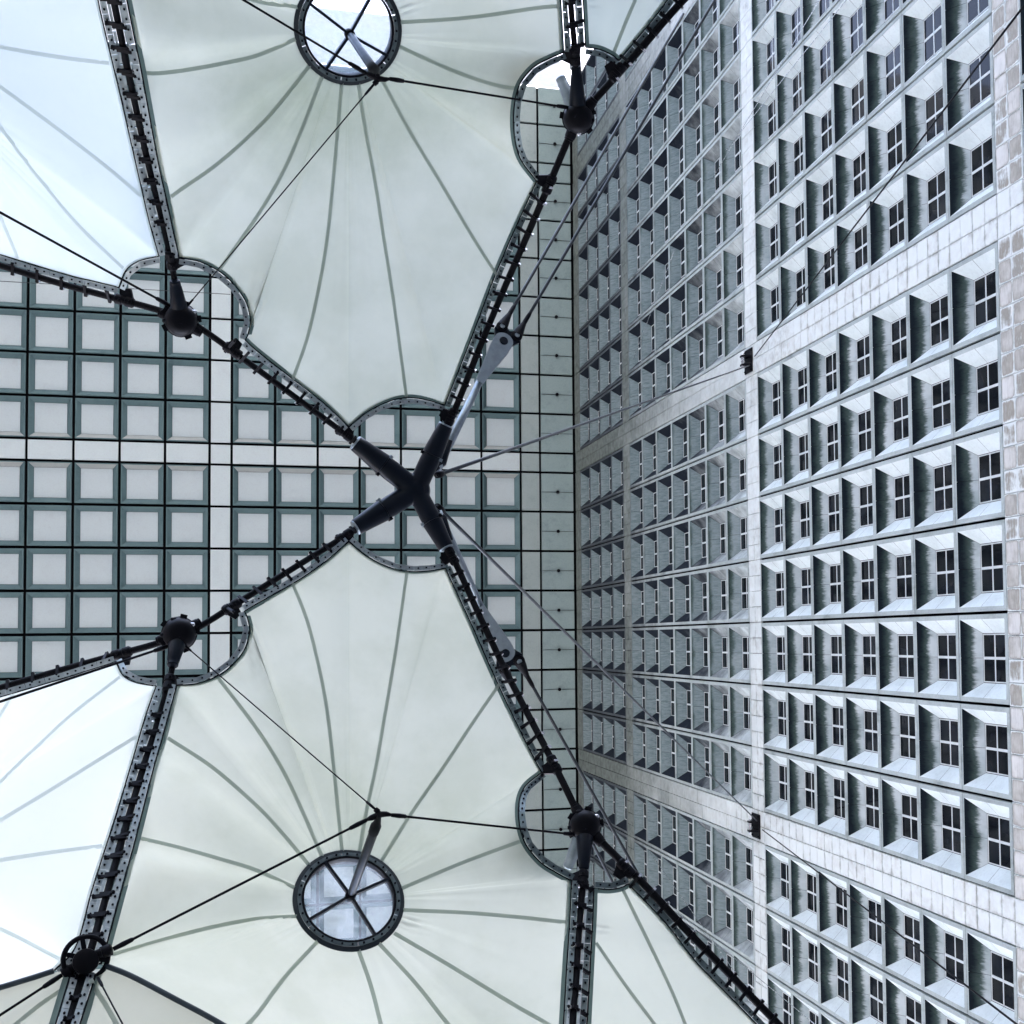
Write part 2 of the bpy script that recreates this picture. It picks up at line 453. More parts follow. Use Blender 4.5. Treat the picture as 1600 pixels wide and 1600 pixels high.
def resample(P, step):
    L = [0.0]
    for a, b in zip(P, P[1:]): L.append(L[-1] + (b - a).length)
    n = max(1, int(L[-1] / step)); out = []; j = 0
    for k in range(n + 1):
        s = L[-1] * k / n
        while j < len(L) - 2 and L[j + 1] < s: j += 1
        d = L[j + 1] - L[j]
        out.append(P[j].lerp(P[j + 1], (s - L[j]) / d if d > 1e-9 else 0))
    return out

# ------------------------------------------------------------------ canopy outlines (picture position, height above the eye)
A_XS = [(545, 846, 17.05), (575, 870, 17.0), (610, 887, 16.95), (640, 893, 16.93), (670, 892, 17.0), (696, 888, 17.1)]
A_RE = [(696, 888, 17.1), (735, 972, 16.6), (775, 1062, 16.1), (812, 1140, 15.8), (846, 1207, 15.55)]
A_RS = [(846, 1207, 15.55), (818, 1232, 15.1), (810, 1268, 14.6), (818, 1312, 14.3), (842, 1345, 14.25), (870, 1364, 14.28), (893, 1376, 14.3)]
A_RL = [(893, 1376, 14.3), (890, 1441, 14.03), (885, 1520, 13.55), (880, 1610, 13.1), (873, 1720, 12.5)]
A_BT = [(873, 1720, 12.5), (740, 1790, 12.1), (600, 1790, 12.1), (470, 1690, 12.3), (352, 1604, 12.6)]
A_RD = [(352, 1604, 12.6), (270, 1558, 12.8), (200, 1524, 13.0), (158, 1506, 13.12)]
A_LL = [(158, 1506, 13.12), (166, 1478, 13.3), (201, 1350, 14.1), (213, 1306, 14.37), (240, 1200, 15.2), (255, 1149, 15.57), (276, 1071, 16.0)]
A_LS = [(276, 1071, 16.0), (312, 1067, 16.05), (350, 1050, 16.15), (379, 1020, 16.25), (390, 988, 16.3), (387, 967, 16.33), (382, 955, 16.35)]
A_LE = [(382, 955, 16.35), (400, 944, 16.5), (457, 912, 16.84), (505, 880, 16.95), (545, 846, 17.05)]
D_TE = [(181, 1034, 16.45), (140, 1047, 16.6), (100, 1060, 16.75), (0, 1089, 16.85), (-150, 1130, 16.9), (-420, 1190, 16.9)]
D_LF = [(-420, 1190, 16.9), (-450, 1300, 16.0), (-450, 1450, 14.6), (-430, 1640, 13.0)]
D_BT = [(-430, 1640, 13.0), (-250, 1610, 12.9), (-100, 1570, 13.0), (0, 1543, 13.05), (85, 1516, 13.15)]
D_SL = [(85, 1516, 13.15), (119, 1478, 13.35), (144, 1390, 13.95), (176, 1290, 14.6), (205, 1195, 15.25), (227, 1120, 15.7), (244, 1072, 16.0)]
D_SC = [(244, 1072, 16.0), (212, 1066, 16.1), (192, 1055, 16.25), (181, 1034, 16.45)]

def px_poly(segs, m=False, n=14):
    out = []
    for s in segs:
        for p in polyline(s, n)[:-1]:
            out.append(proj(pos(*p, m)))
    return out
A_SEGS = [A_XS, A_RE, A_RS, A_RL, A_BT, A_RD, A_LL, A_LS, A_LE]
D_SEGS = [D_TE, D_LF, D_BT, D_SL, D_SC]
POLYS = {k: px_poly(s, m) for k, s, m in (('A', A_SEGS, False), ('B', A_SEGS, True), ('D', D_SEGS, False), ('C', D_SEGS, True))}
HUB = pos(547.5, 1400, 14.62)
MAST = pos(590, 1283, 13.36)
RN = (HUB - MAST).normalized()                 # axis of the oculus
RC = pos(545.5, 1406, 14.58)                   # centre of the oculus ring
RA, RB_ = frame(RN)
def ring_pt(c, rad, th, off=0.0, a=RA, b=RB_, n=RN): return c + (a * math.cos(th) + b * math.sin(th)) * rad + n * off
OC_A = [proj(ring_pt(RC, 0.5, 2 * math.pi * i / 24)) for i in range(24)]
OC_B = [proj(mir(ring_pt(RC, 0.5, 2 * math.pi * i / 24))) for i in range(24)]

def hidden(pts):
    """True when every one of these picture points lies behind canvas"""
    for k in 'ABCD':
        if all(inside(p, POLYS[k]) for p in pts):
            if k == 'A' and any(math.hypot(p[0] - 545, p[1] - 1406) < 130 for p in pts): return False
            if k == 'B' and any(math.hypot(p[0] - 545, p[1] - 55) < 130 for p in pts): return False
            return True
    return False
def in_frame(pts, mg=25):
    xs = [p[0] for p in pts]; ys = [p[1] for p in pts]
    return max(xs) > -mg and min(xs) < 1600 + mg and max(ys) > -mg and min(ys) < 1600 + mg

# ------------------------------------------------------------------ ground
g = mesh('ground', [(-900, -900, 0), (900, -900, 0), (900, 900, 0), (-900, 900, 0)], [(0, 1, 2, 3)], 'paving')
put('ground', g, kind='structure')

# ------------------------------------------------------------------ roof with coffers
ZR = HR + EYE
def ux(u): return X0 + u * S
def vy(v): return Y0 + v * S
VL0, VL1 = -10.0, 24.5
def v_cells():
    out = []; out += [(-10, -9, 'w'), (-9, -8, 'w')]
    b = -8.0
    for k in range(5):
        out.append((b, b + 0.5, 'b')); 
        if k < 4: out += [(b + 0.5 + j, b + 1.5 + j, 'w') for j in range(7)]
        b += 7.5
    out += [(22.5, 23.5, 'w'), (23.5, 24.5, 'w')]
    return out
def u_cells():
    out = [(0.0, 0.88, 'e'), (-0.5, 0.0, 'b')]
    b = -0.5
    for k in range(3):
        out += [(b - j - 1, b - j, 'w') for j in range(7)]
        b -= 7.5; out.append((b, b + 0.5, 'b'))
    return out
roof = empty('coffered_roof', (ux(-8), vy(4), ZR), 'pale coffered stone roof spanning high above the fabric canopy', 'roof')
roof_inv = Matrix.Translation(-roof.location)
GAP = 0.092      # half of the open joint
def coffer_mesh(name, light0=False, light1=False):
    """splayed frame of one coffer; local x,y from 0 to S, z up into the roof"""
    b = MB(); a0, a1 = GAP, S - GAP; r = 0.06; i0, i1 = 0.15 * S, 0.85 * S; h = 0.30
    o = [(a0, a0), (a1, a0), (a1, a1), (a0, a1)]
    q = [(a0 + r, a0 + r), (a1 - r, a0 + r), (a1 - r, a1 - r), (a0 + r, a1 - r)]
    w = [(i0, i0), (i1, i0), (i1, i1), (i0, i1)]
    for k in range(4):
        j = (k + 1) % 4
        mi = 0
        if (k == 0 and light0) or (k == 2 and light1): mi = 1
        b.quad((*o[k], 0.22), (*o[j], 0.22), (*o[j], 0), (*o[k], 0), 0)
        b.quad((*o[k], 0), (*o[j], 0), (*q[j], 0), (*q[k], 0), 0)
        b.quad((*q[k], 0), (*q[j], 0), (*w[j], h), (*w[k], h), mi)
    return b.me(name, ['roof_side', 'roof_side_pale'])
CM = {(p, q): coffer_mesh('coffer', p, q) for p in (0, 1) for q in (0, 1)}
bi = MB(); bi.box(0.15 * S + 0.012, 0.85 * S - 0.012, 0.15 * S + 0.012, 0.85 * S - 0.012, 0.285, 0.345)
INFILL = bi.me('infill_panel', 'roof_infill')
FLAT = {}
def flat_mesh(w, d, mat):
    k = (round(w, 3), round(d, 3), mat)
    if k not in FLAT:
        b = MB(); b.box(GAP * 0.9, w - GAP * 0.9, GAP * 0.9, d - GAP * 0.9, 0, 0.2); FLAT[k] = b.me('roof_panel', mat)
    return FLAT[k]
bl = MB(); bl.lathe((0, 0, 0.02), (0, 0, -0.16), [(0, 0.05), (0.3, 0.05), (0.35, 0.11), (1, 0.12)], 12)
bl.box(-1.15, 1.15, -0.012, 0.012, -0.035, -0.012)
LAMP = bl.me('spot_lamp', 'black_steel')
rest = MB()
n_roof = 0
VC = v_cells()
for (u0, u1, ku) in u_cells():
    for iv, (v0, v1, kv) in enumerate(VC):
        x, y = ux(u0), vy(v0); w, d = (u1 - u0) * S, (v1 - v0) * S
        pts = [proj((x + w * a, y + d * b, ZR)) for a in (0, 0.5, 1) for b in (0, 0.5, 1)]
        vis = in_frame(pts) and not hidden(pts) and min(p[0] for p in pts) < 935
        coff = ku == 'w' and kv == 'w'
        if vis:
            n_roof += 1
            loc = (x - roof.location.x, y - roof.location.y, random.uniform(-0.006, 0.006))
            if coff:
                before = VC[iv - 1][2] == 'b' if iv else False
                after = VC[iv + 1][2] == 'b' if iv + 1 < len(VC) else False
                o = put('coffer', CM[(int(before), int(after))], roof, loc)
                put('infill_panel', INFILL, o)
            else:
                o = put('roof_panel', flat_mesh(w, d, 'roof_edge' if ku == 'e' else ('roof_edge_pale' if u0 == -0.5 else 'roof_band')), roof, loc)
                if ku == 'e' and kv == 'w':
                    put('spot_lamp', LAMP, o, (w / 2, d / 2, -0.004))
        else:
            if coff:
                src = CM[(0, 0)]
                for me_, k in ((src, 1), (INFILL, 0)):
                    rest.add([(c.co.x + x, c.co.y + y, c.co.z + ZR) for c in me_.vertices], [tuple(p.vertices) for p in me_.polygons], k)
            else:
                rest.box(x + GAP * .9, x + w - GAP * .9, y + GAP * .9, y + d - GAP * .9, ZR, ZR + 0.2, 0)
ro = put('roof_panels_beyond', rest.me('roof_rest', ['roof_infill', 'roof_side']), roof, kind='stuff')
ro.matrix_local = roof_inv
bk = MB(); bk.box(ux(-22.5), XF + 30, vy(VL0), vy(VL1), ZR + 0.40, ZR + 8)
ro = put('roof_core', bk.me('roof_core', 'shadow_gap'), roof); ro.matrix_local = roof_inv
bk = MB(); bk.box(ux(-22.5) - 20, ux(-22.5), vy(VL0 - 2.75), vy(VL1 + 2.75), 0, ZR + 8)
ro = put('opposite_leg', bk.me('opposite_leg', 'far_facade'), roof); ro.matrix_local = roof_inv
# bevelled ends of the arch, roof side
for (va, vb, nm) in ((VL0, VL0 - 2.75, 'a'), (VL1, VL1 + 2.75, 'b')):
    for k in range(-23, 1):
        b = MB(); xa, xb = ux(k) + 0.002, ux(k + 1) - 0.002
        if k == 0: xb = XF - 0.02
        for j in range(3):
            f0, f1 = j / 3, (j + 1) / 3
            y0, y1 = vy(va + (vb - va) * f0), vy(va + (vb - va) * f1)
            z0, z1 = ZR + 7.7 * f0, ZR + 7.7 * f1
            e = 0.001 * (1 if vb > va else -1)
            b.quad((xa, y0 + e, z0), (xb, y0 + e, z0), (xb, y1 - e, z1), (xa, y1 - e, z1), 0)
        o = put('bevel_panel', b.me('bevel_panel', 'bevel_white'), roof); o.matrix_local = roof_inv

# ------------------------------------------------------------------ office building
ZT = ZR - TOP * S                       # top of the first window row
bld = empty('office_building', (XF, vy(4), 0), 'marble office building wall of deep square window recesses, filling the right side', 'building')
bld_inv = Matrix.Translation(-bld.location)
def cz(c): return ZT - c * S
BV, BT, DEP = 0.2227, 0.2544, 0.1507
def bay_mesh():
    b = MB(); g = 0.016; gv = 0.046; rv, rt, rb = 0.068 * S, 0.035 * S, 0.06 * S
    y0, y1, z0, z1 = gv, S - gv, -g, -S + g             # outer edge (z0 is the top)
    a0, a1, t0, t1 = rv, S - rv, -rt, -S + rb         # inner edge of the rim
    w0, w1, h0, h1 = BV * S, (1 - BV) * S, -BT * S, -(1 - BT) * S
    e = DEP * S
    O = [(y0, z0), (y1, z0), (y1, z1), (y0, z1)]; I = [(a0, t0), (a1, t0), (a1, t1), (a0, t1)]; W = [(w0, h0), (w1, h0), (w1, h1), (w0, h1)]
    P = lambda x, q: (x, q[0], q[1])
    L2 = lambda p, q, f: (p[0] + (q[0] - p[0]) * f, p[1] + (q[1] - p[1]) * f)
    for k in range(4):
        j = (k + 1) % 4
        b.quad(P(0.14, O[k]), P(0.14, O[j]), P(0, O[j]), P(0, O[k]), 0)
        b.quad(P(0, O[k]), P(0, O[j]), P(0, I[j]), P(0, I[k]), 0)
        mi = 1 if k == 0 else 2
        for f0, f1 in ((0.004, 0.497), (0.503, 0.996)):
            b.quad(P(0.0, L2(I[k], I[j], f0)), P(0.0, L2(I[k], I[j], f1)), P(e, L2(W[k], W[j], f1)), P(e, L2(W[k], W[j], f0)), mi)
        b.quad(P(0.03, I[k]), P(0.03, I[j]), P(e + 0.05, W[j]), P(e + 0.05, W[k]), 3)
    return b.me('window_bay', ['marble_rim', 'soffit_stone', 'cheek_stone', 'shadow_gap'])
BAY = bay_mesh()
def frame_mesh():
    b = MB(); e = DEP * S; x0, x1 = e - 0.004, e + 0.03
    w0, w1, h0, h1 = BV * S + 0.02, (1 - BV) * S - 0.02, -BT * S - 0.02, -(1 - BT) * S + 0.02
    t = 0.038
    b.box(x0, x1, w0, w0 + t, h1, h0); b.box(x0, x1, w1 - t, w1, h1, h0)
    b.box(x0, x1, w0 + t, w1 - t, h0 - t, h0); b.box(x0, x1, w0 + t, w1 - t, h1, h1 + t)
    yc, zc = S / 2, -S / 2
    b.box(x0 - 0.004, x1, yc - 0.042, yc + 0.042, h1 + t, h0 - t)
    b.box(x0, x1, w0 + t, yc - 0.042, zc - 0.028, zc + 0.028); b.box(x0, x1, yc + 0.042, w1 - t, zc - 0.028, zc + 0.028)
    return b.me('window_frame', 'window_paint')
FRM = frame_mesh()
_pw, _ph = (1 - 2 * BV) * S / 2 - 0.10, (1 - 2 * BT) * S / 2 - 0.09
bp = MB(); bp.box(0, 0.012, -_pw / 2 - 0.02, _pw / 2 + 0.02, -_ph / 2 - 0.02, _ph / 2 + 0.02)
PANE = bp.me('pane', 'window_glass')
ROWS = [(v0, v1) for (v0, v1, k) in VC if k == 'w']
COLS = [float(j) for j in range(4)] + [4.5 + j for j in range(7)] + [12.0 + j for j in range(7)]
cand = []
for v0, v1 in ROWS:
    if v0 > 11: continue
    for c in COLS + [19.5, 20.5]:
        pts = [proj((XF, vy(v0 + a), cz(c + b))) for a in (0, 0.5, 1) for b in (0, 0.5, 1)]
        if not in_frame(pts, 40) or hidden(pts): continue
        area = (max(p[0] for p in pts) - min(p[0] for p in pts)) * (max(p[1] for p in pts) - min(p[1] for p in pts))
        cand.append((area, v0, c))
cand.sort(reverse=True)
n_bay = len(cand)
built = set()
more_bays = MB()
for k, (area, v0, c) in enumerate(cand):
    if k < 300:
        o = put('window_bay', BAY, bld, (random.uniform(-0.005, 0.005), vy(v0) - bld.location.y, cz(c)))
        put('window_frame', FRM, o)
        for sy in (-1, 1):
            for sz in (-1, 1):
                q = put('pane', PANE, o, (DEP * S + 0.008 + random.uniform(-0.002, 0.002), S / 2 + sy * (_pw / 2 + 0.045), -S / 2 + sz * (_ph / 2 + 0.035)))
                q.rotation_euler = (0, random.uniform(-0.004, 0.004), random.uniform(-0.004, 0.004))
    else:
        more_bays.add([(v.co.x + XF, v.co.y + vy(v0), v.co.z + cz(c)) for v in BAY.vertices], [tuple(p.vertices) for p in BAY.polygons], 0)
        more_bays.i[-len(BAY.polygons):] = [p.material_index for p in BAY.polygons]
        more_bays.add([(v.co.x + XF, v.co.y + vy(v0), v.co.z + cz(c)) for v in FRM.vertices], [tuple(p.vertices) for p in FRM.polygons], 4)
        more_bays.box(XF + DEP * S + 0.012, XF + DEP * S + 0.024, vy(v0) + BV * S + 0.03, vy(v0 + 1) - BV * S - 0.03, cz(c + 1) + BT * S + 0.03, cz(c) - BT * S - 0.03, 5)
if more_bays.v:
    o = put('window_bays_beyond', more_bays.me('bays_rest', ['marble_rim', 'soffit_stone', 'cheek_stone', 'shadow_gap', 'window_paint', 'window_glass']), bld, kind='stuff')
    o.matrix_local = bld_inv
# marble tiles of the bands
tiles = []
TQ = 0.25
VB = [(v0, v1) for (v0, v1, k) in VC if k == 'b' and v0 < 12]
CB = [(4.0, 4.5), (11.5, 12.0), (19.0, 19.5)]
for v0, v1 in VB:                                  # bands that climb the wall
    for kz in range(0, 21 * 4 + 2):
        c = kz * TQ - 0.5
        for h in range(2): tiles.append((v0 + h * TQ, c, TQ, TQ, 't'))
for c0, c1 in CB:                                  # bands along the floors
    for v0, v1 in ROWS:
        if v0 > 11: continue
        for j in range(4):
            for h in range(2): tiles.append((v0 + j * TQ, c0 + h * TQ, TQ, TQ, 'b' if c0 > 15 else ('t' if c0 < 10 or True else 't')))
for v0, v1 in ROWS:                                # trim under the roof
    if v0 > 11: continue
    tiles.append((v0, -TOP + 0.04, 1.0, 0.26, 't')); tiles.append((v0, -0.28, 1.0, 0.28, 't'))
TM = {}
def tile_mesh(w, h, k):
    key = (w, h, k)
    if key not in TM:
        gx = 0.010 if w < 0.9 else 0.02
        b = MB(); y0, y1, z0, z1 = gx, w * S - gx, -h * S + 0.010, -0.010; bv = 0.008
        b.add([(0.0, y0 + bv, z0 + bv), (0.0, y1 - bv, z0 + bv), (0.0, y1 - bv, z1 - bv), (0.0, y0 + bv, z1 - bv),
               (bv, y0, z0), (bv, y1, z0), (bv, y1, z1), (bv, y0, z1), (0.1, y0, z0), (0.1, y1, z0), (0.1, y1, z1), (0.1, y0, z1)],
              [(0, 3, 2, 1), (0, 1, 5, 4), (1, 2, 6, 5), (2, 3, 7, 6), (3, 0, 4, 7), (4, 5, 9, 8), (5, 6, 10, 9), (6, 7, 11, 10), (7, 4, 8, 11)])
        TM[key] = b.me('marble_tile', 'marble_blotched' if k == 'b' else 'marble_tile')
    return TM[key]
scored = []
for t in tiles:
    v, c, w, h, k = t
    pts = [proj((XF, vy(v + a), cz(c + b))) for a in (0, w) for b in (0, h)]
    if not in_frame(pts, 15) or hidden(pts): continue
    area = abs((pts[3][0] - pts[0][0])) * abs(pts[3][1] - pts[0][1])
    scored.append((area, t))
scored.sort(key=lambda q: -q[0])
tr = MB()
for k, (area, (v, c, w, h, kk)) in enumerate(scored):
    dx = random.uniform(-0.006, 0.006)
    if k < 300:
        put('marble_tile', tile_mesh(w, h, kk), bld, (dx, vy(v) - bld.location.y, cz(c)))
    else:
        me_ = tile_mesh(w, h, kk)
        tr.add([(q.co.x + XF + dx, q.co.y + vy(v), q.co.z + cz(c)) for q in me_.vertices], [tuple(p.vertices) for p in me_.polygons], 0)
if tr.v:
    o = put('marble_tiles_beyond', tr.me('tiles_rest', 'marble_tile'), bld, kind='stuff'); o.matrix_local = bld_inv
b = MB(); b.box(XF + 0.62, XF + 25, vy(VL0), vy(VL1), 0, ZR)
o = put('wall_core', b.me('wall_core', 'shadow_gap'), bld); o.matrix_local = bld_inv
# parts of the wall outside the picture: plain marble, same plane
b = MB()
b.box(XF, XF + 0.2, vy(VL0), vy(VL1), 0, cz(21.5))
b.box(XF, XF + 0.2, vy(11.05), vy(VL1), cz(21.5), ZR - 0.1)
o = put('plain_wall', b.me('plain_wall', 'far_facade'), bld); o.matrix_local = bld_inv
for va, vb in ((VL0, VL0 - 2.75), (VL1, VL1 + 2.75)):
    for k in range(-1, 31):
        b = MB(); z1, z0 = min(cz(k) - 0.02, ZR), max(cz(k + 1) + 0.02, 0)
        for j in range(3):
            f0, f1 = j / 3, (j + 1) / 3
            e = 0.02 * (1 if vb > va else -1)
            b.quad((XF + 7.7 * f0, vy(va + (vb - va) * f0) + e, z0), (XF + 7.7 * f1, vy(va + (vb - va) * f1) - e, z0),
                   (XF + 7.7 * f1, vy(va + (vb - va) * f1) - e, z1), (XF + 7.7 * f0, vy(va + (vb - va) * f0) + e, z1))
        o = put('bevel_panel', b.me('bevel_panel', 'bevel_stone'), bld); o.matrix_local = bld_inv
print('roof cells', n_roof, 'bays', n_bay, 'tiles', len(scored))

# ------------------------------------------------------------------ canopy
EYEV = Vector((0, 0, EYE))
def toward(p, d): return p + (EYEV - p).normalized() * d

class Sheet:
    """triangulated canvas that can be asked for the point seen at a picture position (in the unmirrored half)"""
    def __init__(s, grid):                      # grid[i][j] = (px, py, z)
        s.g = np.array(grid, float)
        g = s.g; a, b, c, d = g[:-1, :-1], g[1:, :-1], g[1:, 1:], g[:-1, 1:]
        s.t = np.concatenate([np.stack([a, b, c], 2).reshape(-1, 3, 3), np.stack([a, c, d], 2).reshape(-1, 3, 3)])
        e1 = s.t[:, 1] - s.t[:, 0]; e2 = s.t[:, 2] - s.t[:, 0]
        s.den = e1[:, 0] * e2[:, 1] - e1[:, 1] * e2[:, 0]
        s.den = np.where(np.abs(s.den) < 1e-9, 1e-9, s.den)
    def z(s, px, py):
        t = s.t; e1 = t[:, 1] - t[:, 0]; e2 = t[:, 2] - t[:, 0]
        qx, qy = px - t[:, 0, 0], py - t[:, 0, 1]
        u = (qx * e2[:, 1] - qy * e2[:, 0]) / s.den; v = (e1[:, 0] * qy - e1[:, 1] * qx) / s.den
        bad = np.maximum(0, -u) + np.maximum(0, -v) + np.maximum(0, u + v - 1)
        i = int(np.argmin(bad))
        uu, vv = min(max(u[i], 0), 1), min(max(v[i], 0), 1)
        return t[i, 0, 2] + uu * e1[i, 2] + vv * e2[i, 2]
    def mesh(s, name, mat, m, wr=None):
        ni, nj = s.g.shape[:2]; v = []; f = []
        for i in range(ni):
            for j in range(nj):
                p = pos(*s.g[i, j], m)
                if wr: p = toward(p, wr(s.g[i, j]))
                v.append(p)
        for i in range(ni - 1):
            for j in range(nj - 1):
                f.append((i * nj + j, (i + 1) * nj + j, (i + 1) * nj + j + 1, i * nj + j + 1))
        return mesh(name, v, f, mat, None, True)

def wrinkle(spots):
    """small tension folds in the canvas radiating from fixing points: (px, py, angle, length)"""
    def w(q):
        h = 0.0
        for (x, y, a, L, amp) in spots:
            dx, dy = q[0] - x, q[1] - y
            al = dx * math.cos(a) + dy * math.sin(a); ac = -dx * math.sin(a) + dy * math.cos(a)
            if 0 <= al < L and abs(ac) < 26:
                h += 1.6 * amp * math.cos(ac * 0.75) * (1 - al / L) ** 1.2 * math.exp(-(ac / 13) ** 2) * min(1, al / 6 + 0.3)
        return h
    return w

def fan_grid(segs, ring_c, ring_r, n_seg=30, nt=26, bulge=0.0, ra=RA, rb=RB_):
    bd = []
    for s in segs: bd += polyline(s, n_seg)[:-1]
    bd.append(bd[0])
    c2 = proj(ring_c); g = []
    prev = None
    for p in bd:
        ang = math.atan2(p[1] - c2[1], p[0] - c2[0])
        # the ring point lying in that picture direction
        best = None
        for k in range(180):
            th = 2 * math.pi * k / 180
            q = ring_c + (ra * math.cos(th) + rb * math.sin(th)) * ring_r
            x, y = proj(q)
            d = abs((math.atan2(y - c2[1], x - c2[0]) - ang + math.pi) % (2 * math.pi) - math.pi)
            if best is None or d < best[0]: best = (d, x, y, q.z - EYE)
        r = np.array(best[1:])
        row = []
        for j in range(nt):
            t = j / (nt - 1)
            q = p * (1 - t) + r * t
            q = q.copy(); q[2] += bulge * math.sin(math.pi * t) * (0.35 + 0.65 * t)
            row.append(q)
        g.append(row)
    # relax the heights so the canvas bends smoothly between its corners
    G = np.array(g)[:-1]
    for _ in range(220):
        z = G[:, :, 2]
        zs = (np.roll(z, 1, 0) + np.roll(z, -1, 0)) / 2
        nz = z.copy()
        k = 0.5
        nz[:, 1:-1] = z[:, 1:-1] * (1 - k) + k * (0.7 * zs[:, 1:-1] + 0.15 * (z[:, :-2] + z[:, 2:]))
        G[:, :, 2] = nz
    G = np.concatenate([G, G[:1]])
    return G

def loft_grid(a, b, n=40, nt=20, sag=0.0):
    pa, pb = polyline(a, n), polyline(b, n)
    out = []
    for p, q in zip(pa, pb):
        out.append([p * (1 - j / (nt - 1)) + q * (j / (nt - 1)) + np.array([0, 0, sag * math.sin(math.pi * j / (nt - 1))]) for j in range(nt)])
    return out

def ribbon(name, pts, width, mat, parent, off, inward=None, m=False):
    """strip of canvas lying on the camera side of the sheet"""
    v = []; f = []
    for i, p in enumerate(pts):
        t = (pts[min(i + 1, len(pts) - 1)] - pts[max(i - 1, 0)]).normalized()
        vd = (EYEV - p).normalized()
        side = t.cross(vd).normalized()
        q = toward(p, off)
        if inward is None: v += [q - side * width / 2, q + side * width / 2]
        else:
            if side.dot(inward - p) < 0: side = -side
            v += [q - side * 0.004, q + side * width]
    for i in range(len(pts) - 1): f.append((2 * i, 2 * i + 1, 2 * i + 3, 2 * i + 2))
    o = put(name, mesh(name, v, f, mat, None, True), parent)
    o.matrix_local = Matrix.Translation(-parent.location) if parent else Matrix()
    return o

# shared small pieces of the edge fittings
bpl = MB(); bpl.box(-0.5, 0.5, -0.5, 0.5, -0.5, 0.5)
PLATE = bpl.me('clamp_plate', 'alu_plate'); PLATE_T = bpl.me('clamp_plate', 'plate_teal')
bbt = MB(); bbt.lathe((0, 0, 0), (0, 0, 1), [(0, 1.0), (0.6, 1.0), (0.62, 0.55), (1.0, 0.5)], 6)
BOLT = bbt.me('bolt', 'black_steel')
STRAP = bpl.me('strap', 'black_steel')
GLINT = bpl.me('clip', 'bright_steel')
def M_axes(x, y, z, o): return Matrix(((x.x, y.x, z.x, o.x), (x.y, y.y, z.y, o.y), (x.z, y.z, z.z, o.z), (0, 0, 0, 1)))

def edge_fittings(parent, P, inner, plate_len=0.215, width=0.062, off=0.012, bolts=2, rope=True, pm=None):
    """bolted clamp plates along the canvas edge P (3-D points); inner = a point on the canvas side"""
    inv = Matrix.Translation(-parent.location)
    Q = resample(P, plate_len)
    for a, b in zip(Q, Q[1:]):
        c = (a + b) / 2; t = (b - a); L = t.length; t.normalize()
        vd = (EYEV - c).normalized(); side = t.cross(vd).normalized()
        if side.dot(inner - c) > 0: side = -side
        nz = t.cross(side).normalized()
        if nz.dot(vd) < 0: nz = -nz
        o_ = c + side * (width / 2 + 0.012) + nz * off
        mt = M_axes(t, side, nz, o_)
        pl = put('clamp_plate', pm or PLATE, parent, mat=inv @ mt @ Matrix.Diagonal((L - 0.010, width, 0.012, 1)))
        for k in range(bolts):
            fx = (k + 0.5) / bolts - 0.5
            lm = Matrix.Translation((fx, random.uniform(-0.05, 0.05), 0.5)) @ Matrix.Diagonal((0.0115 / (L - 0.010), 0.0115 / width, 0.022 / 0.012, 1))
            put('bolt', BOLT, pl, mat=lm)
    if rope:
        mb = MB(); mb.tube([toward(p, off) for p in P], 0.008, 6)
        o = put('edge_rope', mb.me('edge_rope', 'black_cable', True), parent); o.matrix_local = inv

def centroid(segs, m):
    pts = [pos(*p, m) for s in segs for p in s]
    return sum(pts, Vector()) / len(pts)

def seams_on(sheet, parent, lines, mat, m, width=0.043):
    for ln in lines:
        pp = polyline([(x, y, 0) for x, y in ln], 26)
        pts = [pos(q[0], q[1], sheet.z(q[0], q[1]), m) for q in pp]
        ribbon('seam', pts, width, mat, parent, 0.012)

SEAMS_A = [
    [(456, 909), (480, 970), (500, 1050), (512, 1117), (521.5, 1200), (529, 1275), (535, 1334)],
    [(636, 893), (617, 1025), (600, 1125), (587, 1200), (572, 1270), (561, 1334)],
    [(781, 1068), (737, 1132), (692, 1200), (642, 1272), (595, 1347)],
    [(820, 1312), (725, 1347), (628, 1388)],
    [(884, 1441), (800, 1432), (725, 1426), (630, 1422)],
    [(900, 1632), (857, 1601), (800, 1568), (700, 1507), (616, 1458)],
    [(760, 1668), (700, 1600), (650, 1537), (592, 1474)],
    [(618, 1690), (595, 1600), (580, 1542), (560, 1484)],
    [(372, 1614), (400, 1587), (445, 1527), (498, 1469)],
    [(176, 1492), (250, 1470), (325, 1450), (400, 1436), (464, 1432)],
    [(220, 1310), (282, 1325), (350, 1344), (400, 1359.5), (460, 1387)],
    [(262, 1153), (332, 1199), (400, 1258), (437, 1297), (483, 1352)],
    [(340, 1058), (400, 1137), (440, 1200), (470, 1262), (503, 1338)]]

